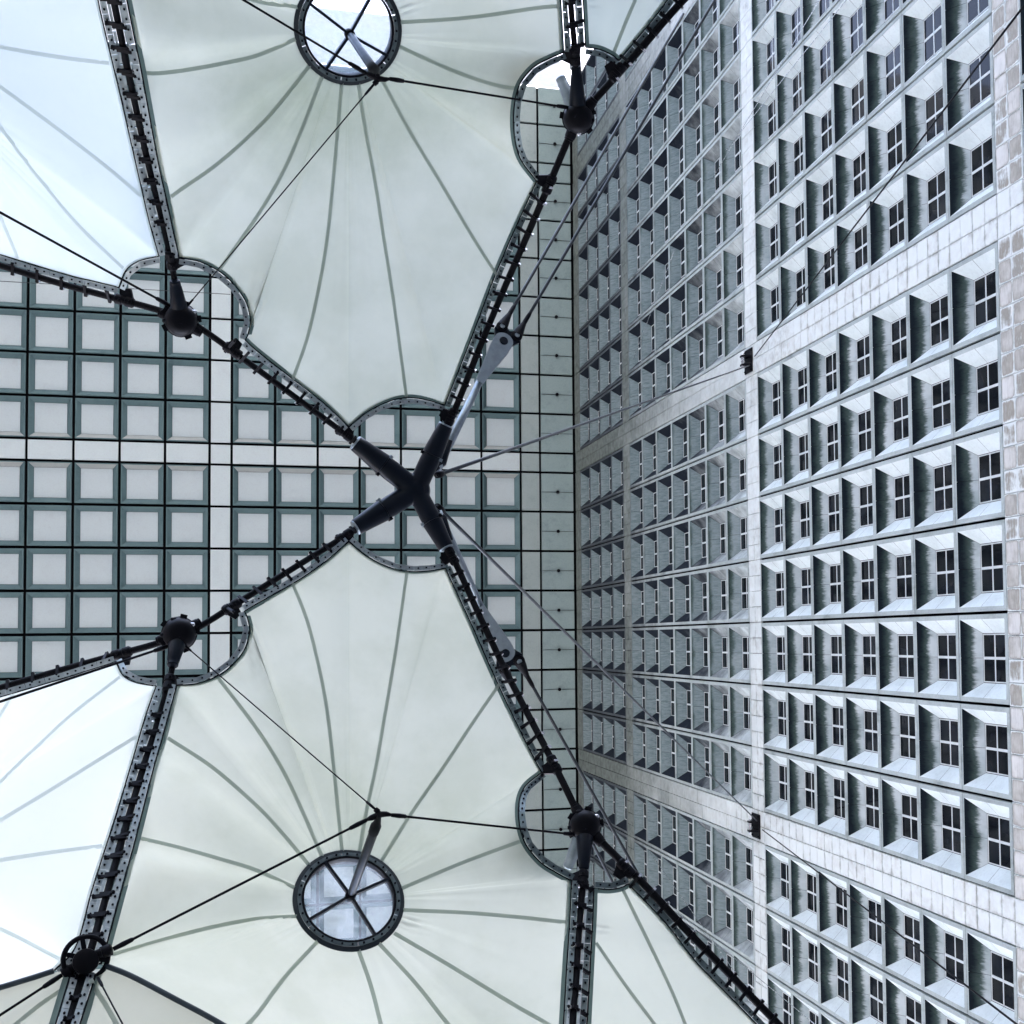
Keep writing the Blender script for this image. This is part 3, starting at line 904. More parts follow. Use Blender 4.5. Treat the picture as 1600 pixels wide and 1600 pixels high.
def build_canopy(m):
    lab = 'cream canvas canopy with a glazed round eye showing the coffered roof, nearest the bottom edge' if not m else \
          'cream canvas canopy with a glazed round eye showing white sky glare, nearest the top edge'
    c = centroid([A_XS, A_RE, A_LL], m)
    root = empty('canvas_canopy', c, lab, 'canopy', 'canvas canopies')
    inv = Matrix.Translation(-c)
    sh = Sheet(fan_grid(A_SEGS, RC, 0.60, bulge=0.10))
    spots = [(386, 985, 0.6, 60, 0.02), (384, 1015, 0.35, 75, 0.022), (372, 1040, 0.3, 70, 0.018), (268, 1145, -0.4, 34, 0.018),
             (778, 1062, 2.6, 45, 0.02), (765, 1040, 2.5, 40, 0.016), (812, 1262, 2.7, 55, 0.018), (815, 1240, 2.9, 45, 0.014),
             (846, 1350, 2.4, 40, 0.014), (221, 1300, -0.2, 30, 0.016), (628, 1440, 0.2, 60, 0.014), (880, 1440, 3.1, 30, 0.014)]
    o = put('fabric', sh.mesh('fabric', 'canvas_top' if m else 'canvas_bottom', m, wrinkle(spots)), root); o.matrix_local = inv
    seams_on(sh, root, SEAMS_A, 'canvas_double', m)
    inner = mir(RC) if m else RC
    for seg, wd in ((A_XS, .042), (A_RE, .042), (A_RS, .042), (A_RL, .05), (A_LL, .05), (A_LS, .042), (A_LE, .042)):
        P = path3(seg, 40, m)
        ribbon('hem', P, wd, 'canvas_hem', root, 0.008, inner)
        edge_fittings(root, P, inner, bolts=2, pm=PLATE_T if seg in (A_RL, A_RS, A_RE) else None)
    # oculus
    cc = inner; n_ = Vector((RN.x, -RN.y, RN.z)) if m else RN
    a_ = Vector((RA.x, -RA.y, RA.z)) if m else RA; b_ = Vector((RB_.x, -RB_.y, RB_.z)) if m else RB_
    rp = lambda r, th, off=0.0: cc + (a_ * math.cos(th) + b_ * math.sin(th)) * r + n_ * off
    def band(name, r0, r1, o0, o1, mat, parent, n=72):
        v = []; f = []
        for i in range(n):
            th = 2 * math.pi * i / n
            v += [rp(r0, th, o0), rp(r1, th, o1), rp(r1, th, o1 + 0.03), rp(r0, th, o0 + 0.03)]
        for i in range(n):
            j = (i + 1) % n
            for k in range(4): f.append((4 * i + k, 4 * i + (k + 1) % 4, 4 * j + (k + 1) % 4, 4 * j + k))
        o = put(name, mesh(name, v, f, mat, None, False), parent)
        o.matrix_local = (inv if parent is root else Matrix()); return o
    band('ring_hem', 0.565, 0.615, -0.02, -0.012, 'ring_paint', root)
    ring = band('oculus_ring', 0.495, 0.522, -0.035, -0.035, 'black_steel', root)
    pass
    # upstand tube behind the glass
    v = []; f = []; n = 64
    for i in range(n):
        th = 2 * math.pi * i / n; v += [rp(0.5, th, -0.03), rp(0.505, th, 0.12)]
    for i in range(n): f.append((2 * i, 2 * i + 1, 2 * ((i + 1) % n) + 1, 2 * ((i + 1) % n)))
    put('upstand', mesh('upstand', v, f, 'black_steel', None, True), ring).matrix_local = Matrix()
    for k in range(6):
        v = []; f = []; t0, t1 = 2 * math.pi * k / 6 + 0.25, 2 * math.pi * (k + 1) / 6 + 0.25 - 0.022
        for i in range(13):
            th = t0 + (t1 - t0) * i / 12
            v += [rp(0.524, th, -0.042), rp(0.566, th, -0.042), rp(0.566, th, -0.028), rp(0.524, th, -0.028)]
        for i in range(12):
            for q in range(4): f.append((4 * i + q, 4 * i + (q + 1) % 4, 4 * i + 4 + (q + 1) % 4, 4 * i + 4 + q))
        f += [(0, 1, 2, 3), (51, 50, 49, 48)]
        pl = put('ring_plate', mesh('ring_plate', v, f, 'ring_metal'), root); pl.matrix_local = inv
        for i in range(5):
            th = t0 + (t1 - t0) * (i + 0.5) / 5; p = rp(0.545, th, -0.042)
            put('bolt', BOLT, pl, mat=M_axes(a_, b_ if not m else -b_, -n_, p) @ Matrix.Diagonal((0.013, 0.013, 0.02, 1)))
    v = [rp(0.5, 2 * math.pi * i / 64, 0.05) for i in range(64)] + [rp(0.5, 2 * math.pi * i / 64, 0.058) for i in range(64)]
    f = [tuple(range(64)), tuple(range(127, 63, -1))]
    put('glass', mesh('glass', v, f, 'oculus_glass'), ring).matrix_local = Matrix()
    hub = mir(HUB) if m else HUB
    mb = MB(); mb.lathe(hub - n_ * 0.07, hub + n_ * 0.06, [(0, 0.035), (0.15, 0.058), (0.5, 0.062), (0.85, 0.058), (1, 0.03)], 16)
    put('hub', mb.me('hub', 'black_steel', True), ring).matrix_local = Matrix()
    for (x, y) in ((509.5, 1352), (606, 1376), (486, 1436.5), (582, 1457)):
        best = min((2 * math.pi * k / 360 for k in range(360)), key=lambda th: math.hypot(proj(ring_pt(RC, 0.5, th))[0] - x, proj(ring_pt(RC, 0.5, th))[1] - y))
        e = rp(0.505, best, -0.02); mb = MB(); d = (e - hub).normalized()
        s_ = d.cross(n_).normalized()
        mb.obox((hub + d * 0.05 + e) / 2, (e - hub) / 2 * 0.96, s_ * 0.016, n_ * 0.024)
        put('spoke', mb.me('spoke', 'blue_steel'), ring).matrix_local = Matrix()
    return root
m_fabric('canvas_bottom', (0.65, 0.685, 0.60), (0.67, 0.705, 0.615), 0.58, 0.32, (tuple(RC), (0, -1, 0), 0.55))
m_fabric('canvas_top', (0.70, 0.71, 0.595), (0.72, 0.73, 0.61), 0.58, 0.32, (tuple(mir(RC)), (0, 1, 0), 1.0))
canopy_A = build_canopy(False)
canopy_B = build_canopy(True)

# side canopies on the left: only one corner of each is in the picture
RC_D = mir(pos(-160, 80, 14.6)); RC_D = Vector((RC_D.x, RC_D.y, 14.6 + EYE))
def d_poly(m): return [pos(*p, m) for s in D_SEGS for p in s]
SEAMS_D = [[(160, 1322), (80, 1332), (0, 1344), (-80, 1358)], [(214, 1150), (150, 1190), (70, 1240), (0, 1282), (-90, 1335)],
           [(188, 1058), (120, 1110), (60, 1165), (0, 1223), (-100, 1325)], [(95, 1500), (0, 1452), (-90, 1420)], [(20, 1085), (-30, 1170), (-110, 1320)]]
def build_side(m):
    lab = 'brightly lit canvas canopy in the lower left, its round eye out of view' if not m else 'brightly lit canvas canopy in the upper left, its round eye out of view'
    c = centroid([D_SL, D_SC], m); root = empty('canvas_canopy', c, lab, 'canopy', 'canvas canopies'); inv = Matrix.Translation(-c)
    sh = Sheet(fan_grid(D_SEGS, RC_D, 0.60, bulge=0.10))
    spots = [(x, y, a, L, 0.016) for (x, y, a, L) in ((60, 1074, 1.4, 40), (75, 1068, 1.5, 34), (90, 1064, 1.5, 40), (150, 1046, 1.3, 30), (164, 1322, 2.7, 40), (172, 1300, 2.8, 34))]
    o = put('fabric', sh.mesh('fabric', 'canvas_lit', m, wrinkle(spots)), root); o.matrix_local = inv
    seams_on(sh, root, SEAMS_D, 'canvas_double_lit', m)
    inner = mir(RC_D) if m else RC_D
    for seg in (D_TE[:5], D_SL, D_SC):
        P = path3(seg, 40, m)
        ribbon('hem', P, 0.03, 'canvas_double_lit', root, 0.008, inner)
        edge_fittings(root, P, inner)
    return root
build_side(False); build_side(True)

# narrow canopies beside the wall
E_L = [(928, 1388, 14.35), (926, 1440, 14.1), (924, 1475, 13.95), (920, 1550, 13.5), (915, 1640, 13.0), (909, 1740, 12.4)]
E_R = [(982, 1381, 14.66), (1015, 1415, 14.45), (1045, 1448, 14.3), (1075, 1487, 14.2), (1095, 1511, 14.12), (1150, 1567, 14.0), (1240, 1660, 13.8)]
E_T = [(928, 1388, 14.35), (950, 1390, 14.45), (970, 1387, 14.58), (982, 1381, 14.66)]
SEAMS_E = [[(971, 1386), (995, 1435), (1017, 1480), (1050, 1550), (1071, 1602), (1095, 1660)], [(931, 1473), (975, 1537), (1022, 1600), (1070, 1665)]]
def build_narrow(m):
    lab = 'narrow cream canvas canopy beside the office wall, bottom edge' if not m else 'narrow cream canvas canopy beside the office wall, top edge'
    c = centroid([E_L, E_R], m); root = empty('canvas_canopy', c, lab, 'canopy', 'canvas canopies'); inv = Matrix.Translation(-c)
    g = loft_grid(E_L, E_R, 44, 20, 0.05)
    for i in range(8):
        for j in range(20): g[i][j] = g[i][j] + np.array([0, 7.0 * math.sin(math.pi * j / 19) * (1 - i / 8), 0])
    sh = Sheet(g)
    spots = [(1040, 1440, 3.0, 36, 0.006), (1062, 1470, 3.0, 40, 0.007), (1080, 1495, 3.1, 40, 0.007), (934, 1445, 0.1, 26, 0.02)]
    o = put('fabric', sh.mesh('fabric', 'canvas', m, wrinkle(spots)), root); o.matrix_local = inv
    seams_on(sh, root, SEAMS_E, 'canvas_double', m)
    inner = pos(990, 1500, 13.9, m)
    for seg in (E_L, E_R, E_T):
        P = path3(seg, 40, m); ribbon('hem', P, 0.045, 'canvas_hem', root, 0.008, inner); edge_fittings(root, P, inner, pm=PLATE_T)
build_narrow(False); build_narrow(True)

# lower canopies beyond the hand-wheel node, bottom left corner
G2_T = [(150, 1522, 13.0), (165, 1512, 13.05), (205, 1528, 12.95), (270, 1562, 12.75), (352, 1607, 12.55), (480, 1690, 12.2)]
G2_B = [(112, 1640, 12.2), (120, 1700, 11.7), (170, 1760, 11.3), (240, 1800, 11.1), (340, 1830, 11.0), (470, 1850, 10.9)]
G1_T = [(112, 1515, 13.05), (84, 1520, 13.1), (50, 1531, 13.05), (0, 1546, 13.0), (-60, 1562, 12.9), (-160, 1590, 12.8)]
G1_B = [(75, 1640, 12.2), (60, 1700, 11.8), (20, 1740, 11.4), (-30, 1780, 11.2), (-100, 1800, 11.1), (-180, 1810, 11.0)]
def build_low(T, B, lab, seams):
    c = centroid([T, B], False); root = empty('canvas_canopy', c, lab, 'canopy', 'canvas canopies')
    sh = Sheet(loft_grid(T, B, 40, 16, 0.05))
    o = put('fabric', sh.mesh('fabric', 'canvas_low', False), root); o.matrix_local = Matrix.Translation(-c)
    seams_on(sh, root, seams, 'canvas_double', False)
    P = path3([T[0], tuple((a + b) / 2 for a, b in zip(T[0], B[0])), B[0]], 30); inner = pos(*T[3]).lerp(pos(*B[3]), 0.5)
    ribbon('hem', P, 0.055, 'canvas_hem', root, 0.008, inner); edge_fittings(root, P, inner)
    return root
low_r = build_low(G2_T, G2_B, 'beige canvas canopy below the dark ridge, right of the hand wheel node', [[(141, 1530), (152, 1550), (166, 1572), (183, 1602), (215, 1660)], [(410, 1660), (395, 1700), (380, 1760)]])
low_l = build_low(G1_T, G1_B, 'beige canvas canopy in the bottom left corner, left of the hand wheel node', [[(101, 1544), (88, 1553), (60, 1572), (28, 1598), (-20, 1635)]])
for T, lab in ((G2_T[1:], 'dark blue ridge tube running right from the hand wheel node'), (G1_T[1:], 'dark blue ridge tube running left from the hand wheel node')):
    P = path3([(x, y - 3, z) for x, y, z in T], 40)
    mb = MB(); mb.tube([toward(p, 0.03) for p in P], 0.027, 10)
    o = put('ridge_tube', mb.me('ridge_tube', 'ridge_paint', True), label=lab, cat='tube', group='ridge tubes')

# ------------------------------------------------------------------ edge cables with their straps
XN = pos(650, 766, 17.3)
BL, BR = (280, 990, 16.58), (912, 1290, 14.87)
def cable_thing(name, ctrl, r, label, cat, group, m=False, n=40, mat='black_cable', off=0.0):
    P = path3(ctrl, n, m)
    c = P[0].copy()
    root = empty(name, c, label, cat, group)
    mb = MB(); mb.tube(P, r, 12)
    o = put('cable', mb.me('cable', mat, True), root); o.matrix_local = Matrix.Translation(-c)
    return root, P
def straps(root, P, edge, step=0.215, t0=0.02, t1=1.0, wid=0.034, clip=True, reach=0.0, alt=None):
    """flat straps from the cable P to the clamped canvas edge (nearest points of 'edge')"""
    inv = Matrix.Translation(-root.location)
    Q = resample(P, step); k = 0
    for i, p in enumerate(Q):
        f = i / max(1, len(Q) - 1)
        if f < t0 or f > t1: continue
        k += 1
        j = min(range(len(edge)), key=lambda q: (edge[q] - p).length)
        e = edge[j]; d = e - p
        if d.length > 0.42 or d.length < 0.03: continue
        t = (Q[min(i + 1, len(Q) - 1)] - Q[max(i - 1, 0)]).normalized()
        d = (d - t * d.dot(t)); L = d.length; d.normalize(); nz = t.cross(d).normalized()
        if nz.dot(EYEV - p) < 0: nz = -nz
        a = p - d * 0.055; b = p + d * (L - 0.030 + reach)
        c = (a + b) / 2 + nz * 0.040
        st = put('strap', STRAP, root, mat=inv @ M_axes(t, d, nz, c) @ Matrix.Diagonal((wid, (b - a).length, 0.030, 1)))
        bo = b + nz * 0.052
        put('bolt', BOLT, st, mat=Matrix.Translation((0, 0.42, 0.5)) @ Matrix.Diagonal((0.016 / wid, 0.016 / (b - a).length, 0.02 / 0.03, 1)))
        if clip:
            put('clip', GLINT, root, mat=inv @ M_axes(t, d, nz, p - d * 0.060) @ Matrix.Diagonal((wid * 0.9, 0.020, 0.055, 1)))

XL = [(655, 764, 17.3), (545, 834, 17.15), (400, 924, 16.78), (312, 979, 16.62), BL]
XR = [(655, 764, 17.3), (710, 876, 17.05), (752, 968, 16.6), (797, 1062, 16.15), (867, 1197, 15.3), BR]
RO = [BR, (940, 1316, 14.75), (1015, 1391, 14.42), (1075, 1456, 14.22), (1125, 1507, 14.12), (1200, 1584, 14.0), (1270, 1655, 13.9)]
LO = [BL, (250, 1004, 16.62), (190, 1021, 16.7), (100, 1046, 16.85), (0, 1075, 16.95), (-150, 1118, 17.0)]
LW = [BL, (264, 1066, 16.1), (246, 1130, 15.72), (222, 1205, 15.2), (190, 1315, 14.4), (152, 1450, 13.5), (137, 1500, 13.2), (118, 1560, 12.8), (98, 1625, 12.35), (60, 1740, 11.6)]
RW = [BR, (911, 1372, 14.38), (906, 1437, 14.03), (900, 1525, 13.53), (895, 1600, 13.1), (889, 1720, 12.45)]
def build_edges(m):
    w = 'upper' if m else 'lower'
    ed = {k: path3(s, 60, m) for k, s in (('LE', A_LE), ('RE', A_RE), ('ER', E_R), ('DT', D_TE), ('AL', A_LL), ('DS', D_SL), ('AR', A_RL), ('EL', E_L))}
    G = 'black edge cables'
    if not m:
        ed['AL'] = ed['AL'] + path3([G2_T[0], G2_B[0]], 24); ed['DS'] = ed['DS'] + path3([G1_T[0], G1_B[0]], 24)
    r, P = cable_thing('edge_cable', XL, 0.040, f'black edge cable from the four-armed joint to the {w} left ball joint', 'cable', G, m); straps(r, P, ed['LE'], t0=0.22, t1=0.86)
    r, P = cable_thing('edge_cable', XR, 0.043, f'black edge cable from the four-armed joint to the {w} right ball joint', 'cable', G, m); straps(r, P, ed['RE'], t0=0.2, t1=0.86)
    r, P = cable_thing('edge_cable', RO, 0.045, f'thick black edge cable running from the {w} right ball joint past the wall', 'cable', G, m); straps(r, P, ed['ER'], t0=0.15)
    r, P = cable_thing('edge_cable', LO, 0.042, f'black edge cable running left from the {w} left ball joint', 'cable', G, m); straps(r, P, ed['DT'], t0=0.2, step=0.3)
    for ctrl, ea, eb, lab in ((LW, 'AL', 'DS', f'laced seam cable running away from the {w} left ball joint between two canopies'), (RW, 'AR', 'EL', f'laced seam cable running away from the {w} right ball joint between two canopies')):
        r, P = cable_thing('seam_cable', ctrl, 0.036, lab, 'cable', 'laced seam cables', m)
        inv = Matrix.Translation(-r.location)
        P2 = P[6:]
        for k, sg in enumerate((-1, 1)):
            # twin flat bars beside the cable
            Q = resample(P2, 0.36)
            for i, (a, b) in enumerate(zip(Q, Q[1:])):
                c = (a + b) / 2; t = (b - a).normalized(); vd = (EYEV - c).normalized(); sd_ = t.cross(vd).normalized() * sg
                put('side_bar', PLATE, r, mat=inv @ M_axes(t, sd_, sd_.cross(t) * -1 if False else t.cross(sd_), c + sd_ * 0.055) @ Matrix.Diagonal(((b - a).length * 0.93, 0.028, 0.03, 1)))
        straps(r, P2, ed[ea], step=0.25, t0=0.02, clip=False, reach=-0.012)
        Q = [p.lerp(q, 0.5) for p, q in zip(P2, P2[1:])]
        straps(r, [P2[0].lerp(P2[1], 0.4)] + P2[1:], ed[eb], step=0.2511, t0=0.02, clip=True, reach=-0.012)
build_edges(False); build_edges(True)

# ------------------------------------------------------------------ joints
def ball_joint(ctr, outs, label, m, scale=1.0):
    c = pos(*ctr, m)
    root = empty('ball_joint', c, label, 'cable joint', 'black ball joints')
    inv = Matrix.Translation(-c)
    ax = Vector((0, 0, 1))
    vd = (EYEV - c).normalized()
    mb = MB(); r = 0.19 * scale
    # drum with a rolled lip, its closed end towards the ground
    mb.lathe(c + vd * r * 1.05, c - vd * r * 1.2, [(0, r * 0.50), (0.06, r * 0.74), (0.16, r * 0.92), (0.34, r * 1.03), (0.55, r * 1.05), (0.60, r * 1.13), (0.72, r * 1.13), (0.76, r * 1.0), (0.92, r * 0.8), (1, r * 0.5)], 22)
    o = put('drum', mb.me('drum', 'black_steel', True), root); o.matrix_local = inv; smooth_by_angle(o, 35)
    mb = MB(); n = 40; pts = []
    sx = frame(vd)
    for i in range(n):
        th = 2 * math.pi * i / n
        pts.append(c + sx[0] * math.cos(th) * r * 0.22 + vd * r * (1.0 - 0.0) * math.cos(th * 0 ) * 0 + sx[1] * math.sin(th) * r * 1.06 + vd * r * 0.55 * math.cos(th) * 0 + vd * math.sqrt(max(0.0, 1 - math.sin(th) ** 2)) * r * (1.0 if math.cos(th) > 0 else -0.2))
    mb.tube(pts + [pts[0]], 0.012, 6)
    o = put('band', mb.me('band', 'blue_steel', True), root); o.matrix_local = inv
    for (q, L, r0, r1, mat) in outs:
        e = pos(*q, m); d = (e - c).normalized()
        mb = MB(); mb.lathe(c + d * r * 0.7, c + d * (r * 0.7 + L), [(0, r0), (0.12, r0 * 1.02), (0.8, r1 * 1.1), (0.82, r1), (0.97, r1), (1, r1 * 0.8)], 16)
        o = put('sleeve', mb.me('sleeve', mat), root); o.matrix_local = inv; smooth_by_angle(o, 40)
    for th in (0.4, 1.7, 2.9, 4.1, 5.2):
        dd = sx[0] * math.cos(th) + sx[1] * math.sin(th); tt = dd.cross(vd)
        mb = MB(); mb.obox(c + dd * r * 1.08 - vd * r * 0.15, dd * r * 0.20, tt * r * 0.22, vd * r * 0.30)
        o = put('lug', mb.me('lug', 'black_steel'), root); o.matrix_local = inv
    for k in range(3):                      # shackles and pins that catch the light
        th = 2.2 + k * 1.3
        p = c + (sx[0] * math.cos(th) + sx[1] * math.sin(th)) * r * 0.98 + vd * r * 0.35
        mb = MB(); mb.lathe(p - sx[1] * 0.035, p + sx[1] * 0.035, [(0, 0.018), (0.2, 0.026), (0.8, 0.026), (1, 0.014)], 10)
        o = put('pin', mb.me('pin', 'bright_steel' if k == 0 else 'black_steel', True), root); o.matrix_local = inv
    return root
for m in (False, True):
    w = 'upper' if m else 'lower'
    ball_joint(BL, [((264, 1066, 16.0), 0.42, 0.10, 0.065, 'blue_steel'), ((400, 924, 16.78), 0.16, 0.07, 0.055, 'black_steel'), ((190, 1021, 16.7), 0.15, 0.07, 0.055, 'black_steel')],
               f'black ball joint where cables meet, {w} left, over the coffered roof', m)
    ball_joint((914, 1290, 14.87), [((912, 1372, 14.38), 0.50, 0.10, 0.062, 'blue_steel'), ((880, 1372, 14.9), 0.42, 0.085, 0.06, 'pale_steel'), ((867, 1197, 15.3), 0.16, 0.075, 0.06, 'black_steel'), ((1000, 1379, 14.4), 0.18, 0.08, 0.06, 'black_steel')],
               f'black ball joint where cables meet, {w} right, in front of the wall', m, 0.93)

# collars where the scalloped edges meet the cables
def collar(ctr, along, label, m):
    p = pos(*ctr, m); q = pos(*along, m); t = (q - p).normalized()
    root = empty('cable_clamp', p, label, 'clamp', 'black cable clamps'); inv = Matrix.Translation(-p)
    vd = (EYEV - p).normalized(); s = t.cross(vd).normalized(); nz = s.cross(t)
    mb = MB(); mb.lathe(p - t * 0.12, p + t * 0.12, [(0, 0.052), (0.08, 0.066), (0.40, 0.066), (0.42, 0.056), (0.58, 0.056), (0.60, 0.066), (0.92, 0.066), (1, 0.052)], 14)
    o = put('sleeve', mb.me('sleeve', 'black_steel'), root); o.matrix_local = inv; smooth_by_angle(o, 35)
    inn = pos(*(A_LE[2] if False else (ctr[0], ctr[1], ctr[2])), m)
    tgt = (mir(RC) if m else RC)
    if s.dot(tgt - p) < 0: s = -s
    mb = MB(); mb.add([p + t * 0.13 + nz * 0.03, p - t * 0.07 + nz * 0.03, p - t * 0.05 + s * 0.14 + nz * 0.03, p + t * 0.05 + s * 0.16 + nz * 0.03,
                       p + t * 0.13 - nz * 0.02, p - t * 0.07 - nz * 0.02, p - t * 0.05 + s * 0.14 - nz * 0.02, p + t * 0.05 + s * 0.16 - nz * 0.02],
                      [(0, 1, 2, 3), (7, 6, 5, 4), (0, 4, 5, 1), (1, 5, 6, 2), (2, 6, 7, 3), (3, 7, 4, 0)])
    o = put('lug', mb.me('lug', 'black_steel'), root); o.matrix_local = inv
    for k in (-0.06, 0.06):
        put('bolt', BOLT, root, mat=inv @ M_axes(t, s, nz, p + t * k + nz * 0.06) @ Matrix.Diagonal((0.018, 0.018, 0.025, 1)))
for m in (False, True):
    w = 'upper' if m else 'lower'
    collar((538, 838, 17.13), (650, 766, 17.3), f'black cable clamp at the {w} left corner of the central scallop', m)
    collar((706, 869, 17.07), (655, 766, 17.3), f'black cable clamp at the {w} right corner of the central scallop', m)
    collar((362, 948, 16.68), (312, 979, 16.62), f'black cable clamp between the {w} left ball joint and the four-armed joint', m)
    collar((866, 1195, 15.32), (914, 1290, 14.87), f'black cable clamp just inward of the {w} right ball joint', m)
    collar((190, 1021, 16.7), (250, 1004, 16.62), f'black cable clamp just left of the {w} left ball joint', m)
    collar((978, 1357, 14.55), (940, 1317, 14.75), f'black cable clamp just outward of the {w} right ball joint', m)
    collar((264, 1068, 16.05), (280, 990, 16.58), f'black cable clamp at the head of the {w} left laced seam', m)
    collar((911, 1375, 14.36), (912, 1290, 14.87), f'black cable clamp at the head of the {w} right laced seam', m)

# four-armed cast joint in the middle
root = empty('four_armed_joint', XN, 'dark blue cast steel four-armed joint in the middle of the canopy', 'cable joint')
inv = Matrix.Translation(-XN)
ARMS = [((556, 824, 17.16), 0.145, 0.108), ((556, 824, 17.16), 0.145, 0.108), ((697, 856, 17.1), 0.135, 0.10), ((697, 856, 17.1), 0.135, 0.10)]
ends = [pos(*ARMS[0][0]), pos(*ARMS[0][0], True), pos(*ARMS[2][0]), pos(*ARMS[2][0], True)]
mb = MB()
for e, (q, r0, r1) in zip(ends, ARMS):
    d = e - XN; mid = XN + d * 0.5
    mb.lathe(XN - d * 0.10, XN + d * 0.97, [(0, r0 * 0.7), (0.1, r0 * 0.98), (0.5, r0 * 1.0), (0.9, r1 * 1.08), (1, r1)], 24)
mb.lathe(XN + Vector((0, 0, -0.16)), XN + Vector((0, 0, 0.2)), [(0, 0.08), (0.2, 0.17), (0.5, 0.20), (0.8, 0.17), (1, 0.1)], 24)
o = put('casting', mb.me('casting', 'blue_steel', True), root); o.matrix_local = inv
rm = o.modifiers.new('remesh', 'REMESH'); rm.mode = 'VOXEL'; rm.voxel_size = 0.012; rm.use_smooth_shade = True
sm = o.modifiers.new('smooth', 'SMOOTH'); sm.factor = 0.6; sm.iterations = 8
for e, (q, r0, r1) in zip(ends, ARMS):
    d = e - XN; L = d.length
    mb = MB(); mb.lathe(XN + d * 0.55, XN + d * 1.0, [(0, r0 * 0.93), (0.02, r0 * 1.03), (0.7, r1 * 1.12), (0.97, r1 * 1.04), (1, r1 * 0.98)], 28)
    o = put('socket', mb.me('socket', 'blue_steel'), root); o.matrix_local = inv; smooth_by_angle(o, 40)
    mb = MB(); mb.lathe(XN + d * 0.995, XN + d * 1.02, [(0, r1 * 0.97), (0.5, r1 * 1.0), (1, r1 * 0.9)], 28)
    o2 = put('rim', mb.me('rim', 'pale_steel'), o); o2.matrix_local = Matrix()
    t = d.normalized(); vd = (EYEV - e).normalized(); s = t.cross(vd).normalized()
    for sg in (-1, 1):
        mb = MB(); mb.obox(XN + d * 0.53 + s * r0 * 1.0 * sg, t * 0.02, s * 0.022, t.cross(s) * 0.06)
        o = put('lug', mb.me('lug', 'pale_steel' if sg > 0 else 'black_steel'), root); o.matrix_local = inv
for m in (False, True):
    a, b_, c2 = pos(668, 792, 17.45, m), pos(700, 800, 17.6, m), pos(706, 850, 17.5, m)
    mb = MB(); mb.tube([pos(660, 785, 17.4, m), pos(690, 812, 17.55, m), pos(703, 845, 17.5, m)], [0.07, 0.085, 0.05], 10)
    o = put('rear_lug', mb.me('rear_lug', 'blue_steel', True), root); o.matrix_local = inv

# hand wheel node, lower left
wc = pos(134, 1497, 13.02)
root = empty('hand_wheel_joint', wc, 'black spoked hand wheel joint where three cables meet, lower left', 'cable joint'); inv = Matrix.Translation(-wc)
vd = (EYEV - wc).normalized(); wa, wb = frame(vd)
mb = MB(); mb.tube([wc + (wa * math.cos(2 * math.pi * i / 40) + wb * math.sin(2 * math.pi * i / 40)) * 0.195 for i in range(41)], 0.024, 8)
o = put('wheel_rim', mb.me('wheel_rim', 'black_steel', True), root); o.matrix_local = inv
for th in (math.radians(190), math.radians(170 + 90), math.radians(95), math.radians(5)):
    d = pos(134 + 40 * math.cos(th), 1497 + 40 * math.sin(th), 13.02) - wc; d.normalize()
    mb = MB(); mb.obox(wc + d * 0.1, d * 0.095, d.cross(vd).normalized() * 0.022, vd * 0.018)
    o = put('spoke', mb.me('spoke', 'black_steel'), root); o.matrix_local = inv
mb = MB(); mb.lathe(wc + vd * 0.10 + wa * 0.03, wc - vd * 0.16 + wa * 0.03, [(0, 0.08), (0.1, 0.115), (0.6, 0.12), (0.9, 0.10), (1, 0.06)], 18)
o = put('drum', mb.me('drum', 'black_steel'), root); o.matrix_local = inv; smooth_by_angle(o)
for q in ((175, 1483), (98, 1523)):
    e = pos(q[0], q[1], 13.0); d = (e - wc).normalized()
    mb = MB(); mb.lathe(wc + d * 0.08, e, [(0, 0.04), (0.45, 0.045), (0.5, 0.058), (0.95, 0.058), (1, 0.035)], 12)
    o = put('fork_end', mb.me('fork_end', 'black_steel'), root); o.matrix_local = inv; smooth_by_angle(o)

# flying masts under the oculi
def mast(m):
    a = mir(HUB) if m else HUB; b_ = mir(MAST) if m else MAST
    lab = 'slim grey mast hanging from the glazed eye of the canopy, ' + ('top edge' if m else 'bottom edge')
    root = empty('flying_mast', b_, lab, 'mast', 'flying masts'); inv = Matrix.Translation(-b_)
    d = (b_ - a)
    mb = MB(); mb.lathe(a + d * 0.04, a + d * 0.90, [(0, 0.036), (0.05, 0.046), (0.92, 0.050), (0.96, 0.045), (1, 0.03)], 16)
    o = put('tube', mb.me('tube', 'blue_steel'), root); o.matrix_local = inv; smooth_by_angle(o)
    mb = MB(); mb.lathe(a + d * 0.86, a + d * 1.06, [(0, 0.056), (0.4, 0.058), (0.45, 0.048), (1, 0.02)], 12)
    o = put('tip', mb.me('tip', 'black_steel'), root); o.matrix_local = inv; smooth_by_angle(o)
    P = [pos(x, y, 13.34, m) for x, y in ((573, 1281), (580, 1278), (588, 1275), (596, 1272.5), (604, 1272), (612, 1273.5))]
    mb = MB(); mb.tube(P, [0.016, 0.030, 0.034, 0.032, 0.028, 0.014], 8)
    o = put('saddle', mb.me('saddle', 'black_steel', True), root); o.matrix_local = inv
    mb = MB(); mb.lathe(pos(597, 1274, 13.34, m), pos(586, 1264, 13.36, m), [(0, 0.018), (0.5, 0.022), (0.55, 0.03), (1, 0.026)], 10)
    o = put('eye_bolt', mb.me('eye_bolt', 'black_steel'), root); o.matrix_local = inv
mast(False); mast(True)

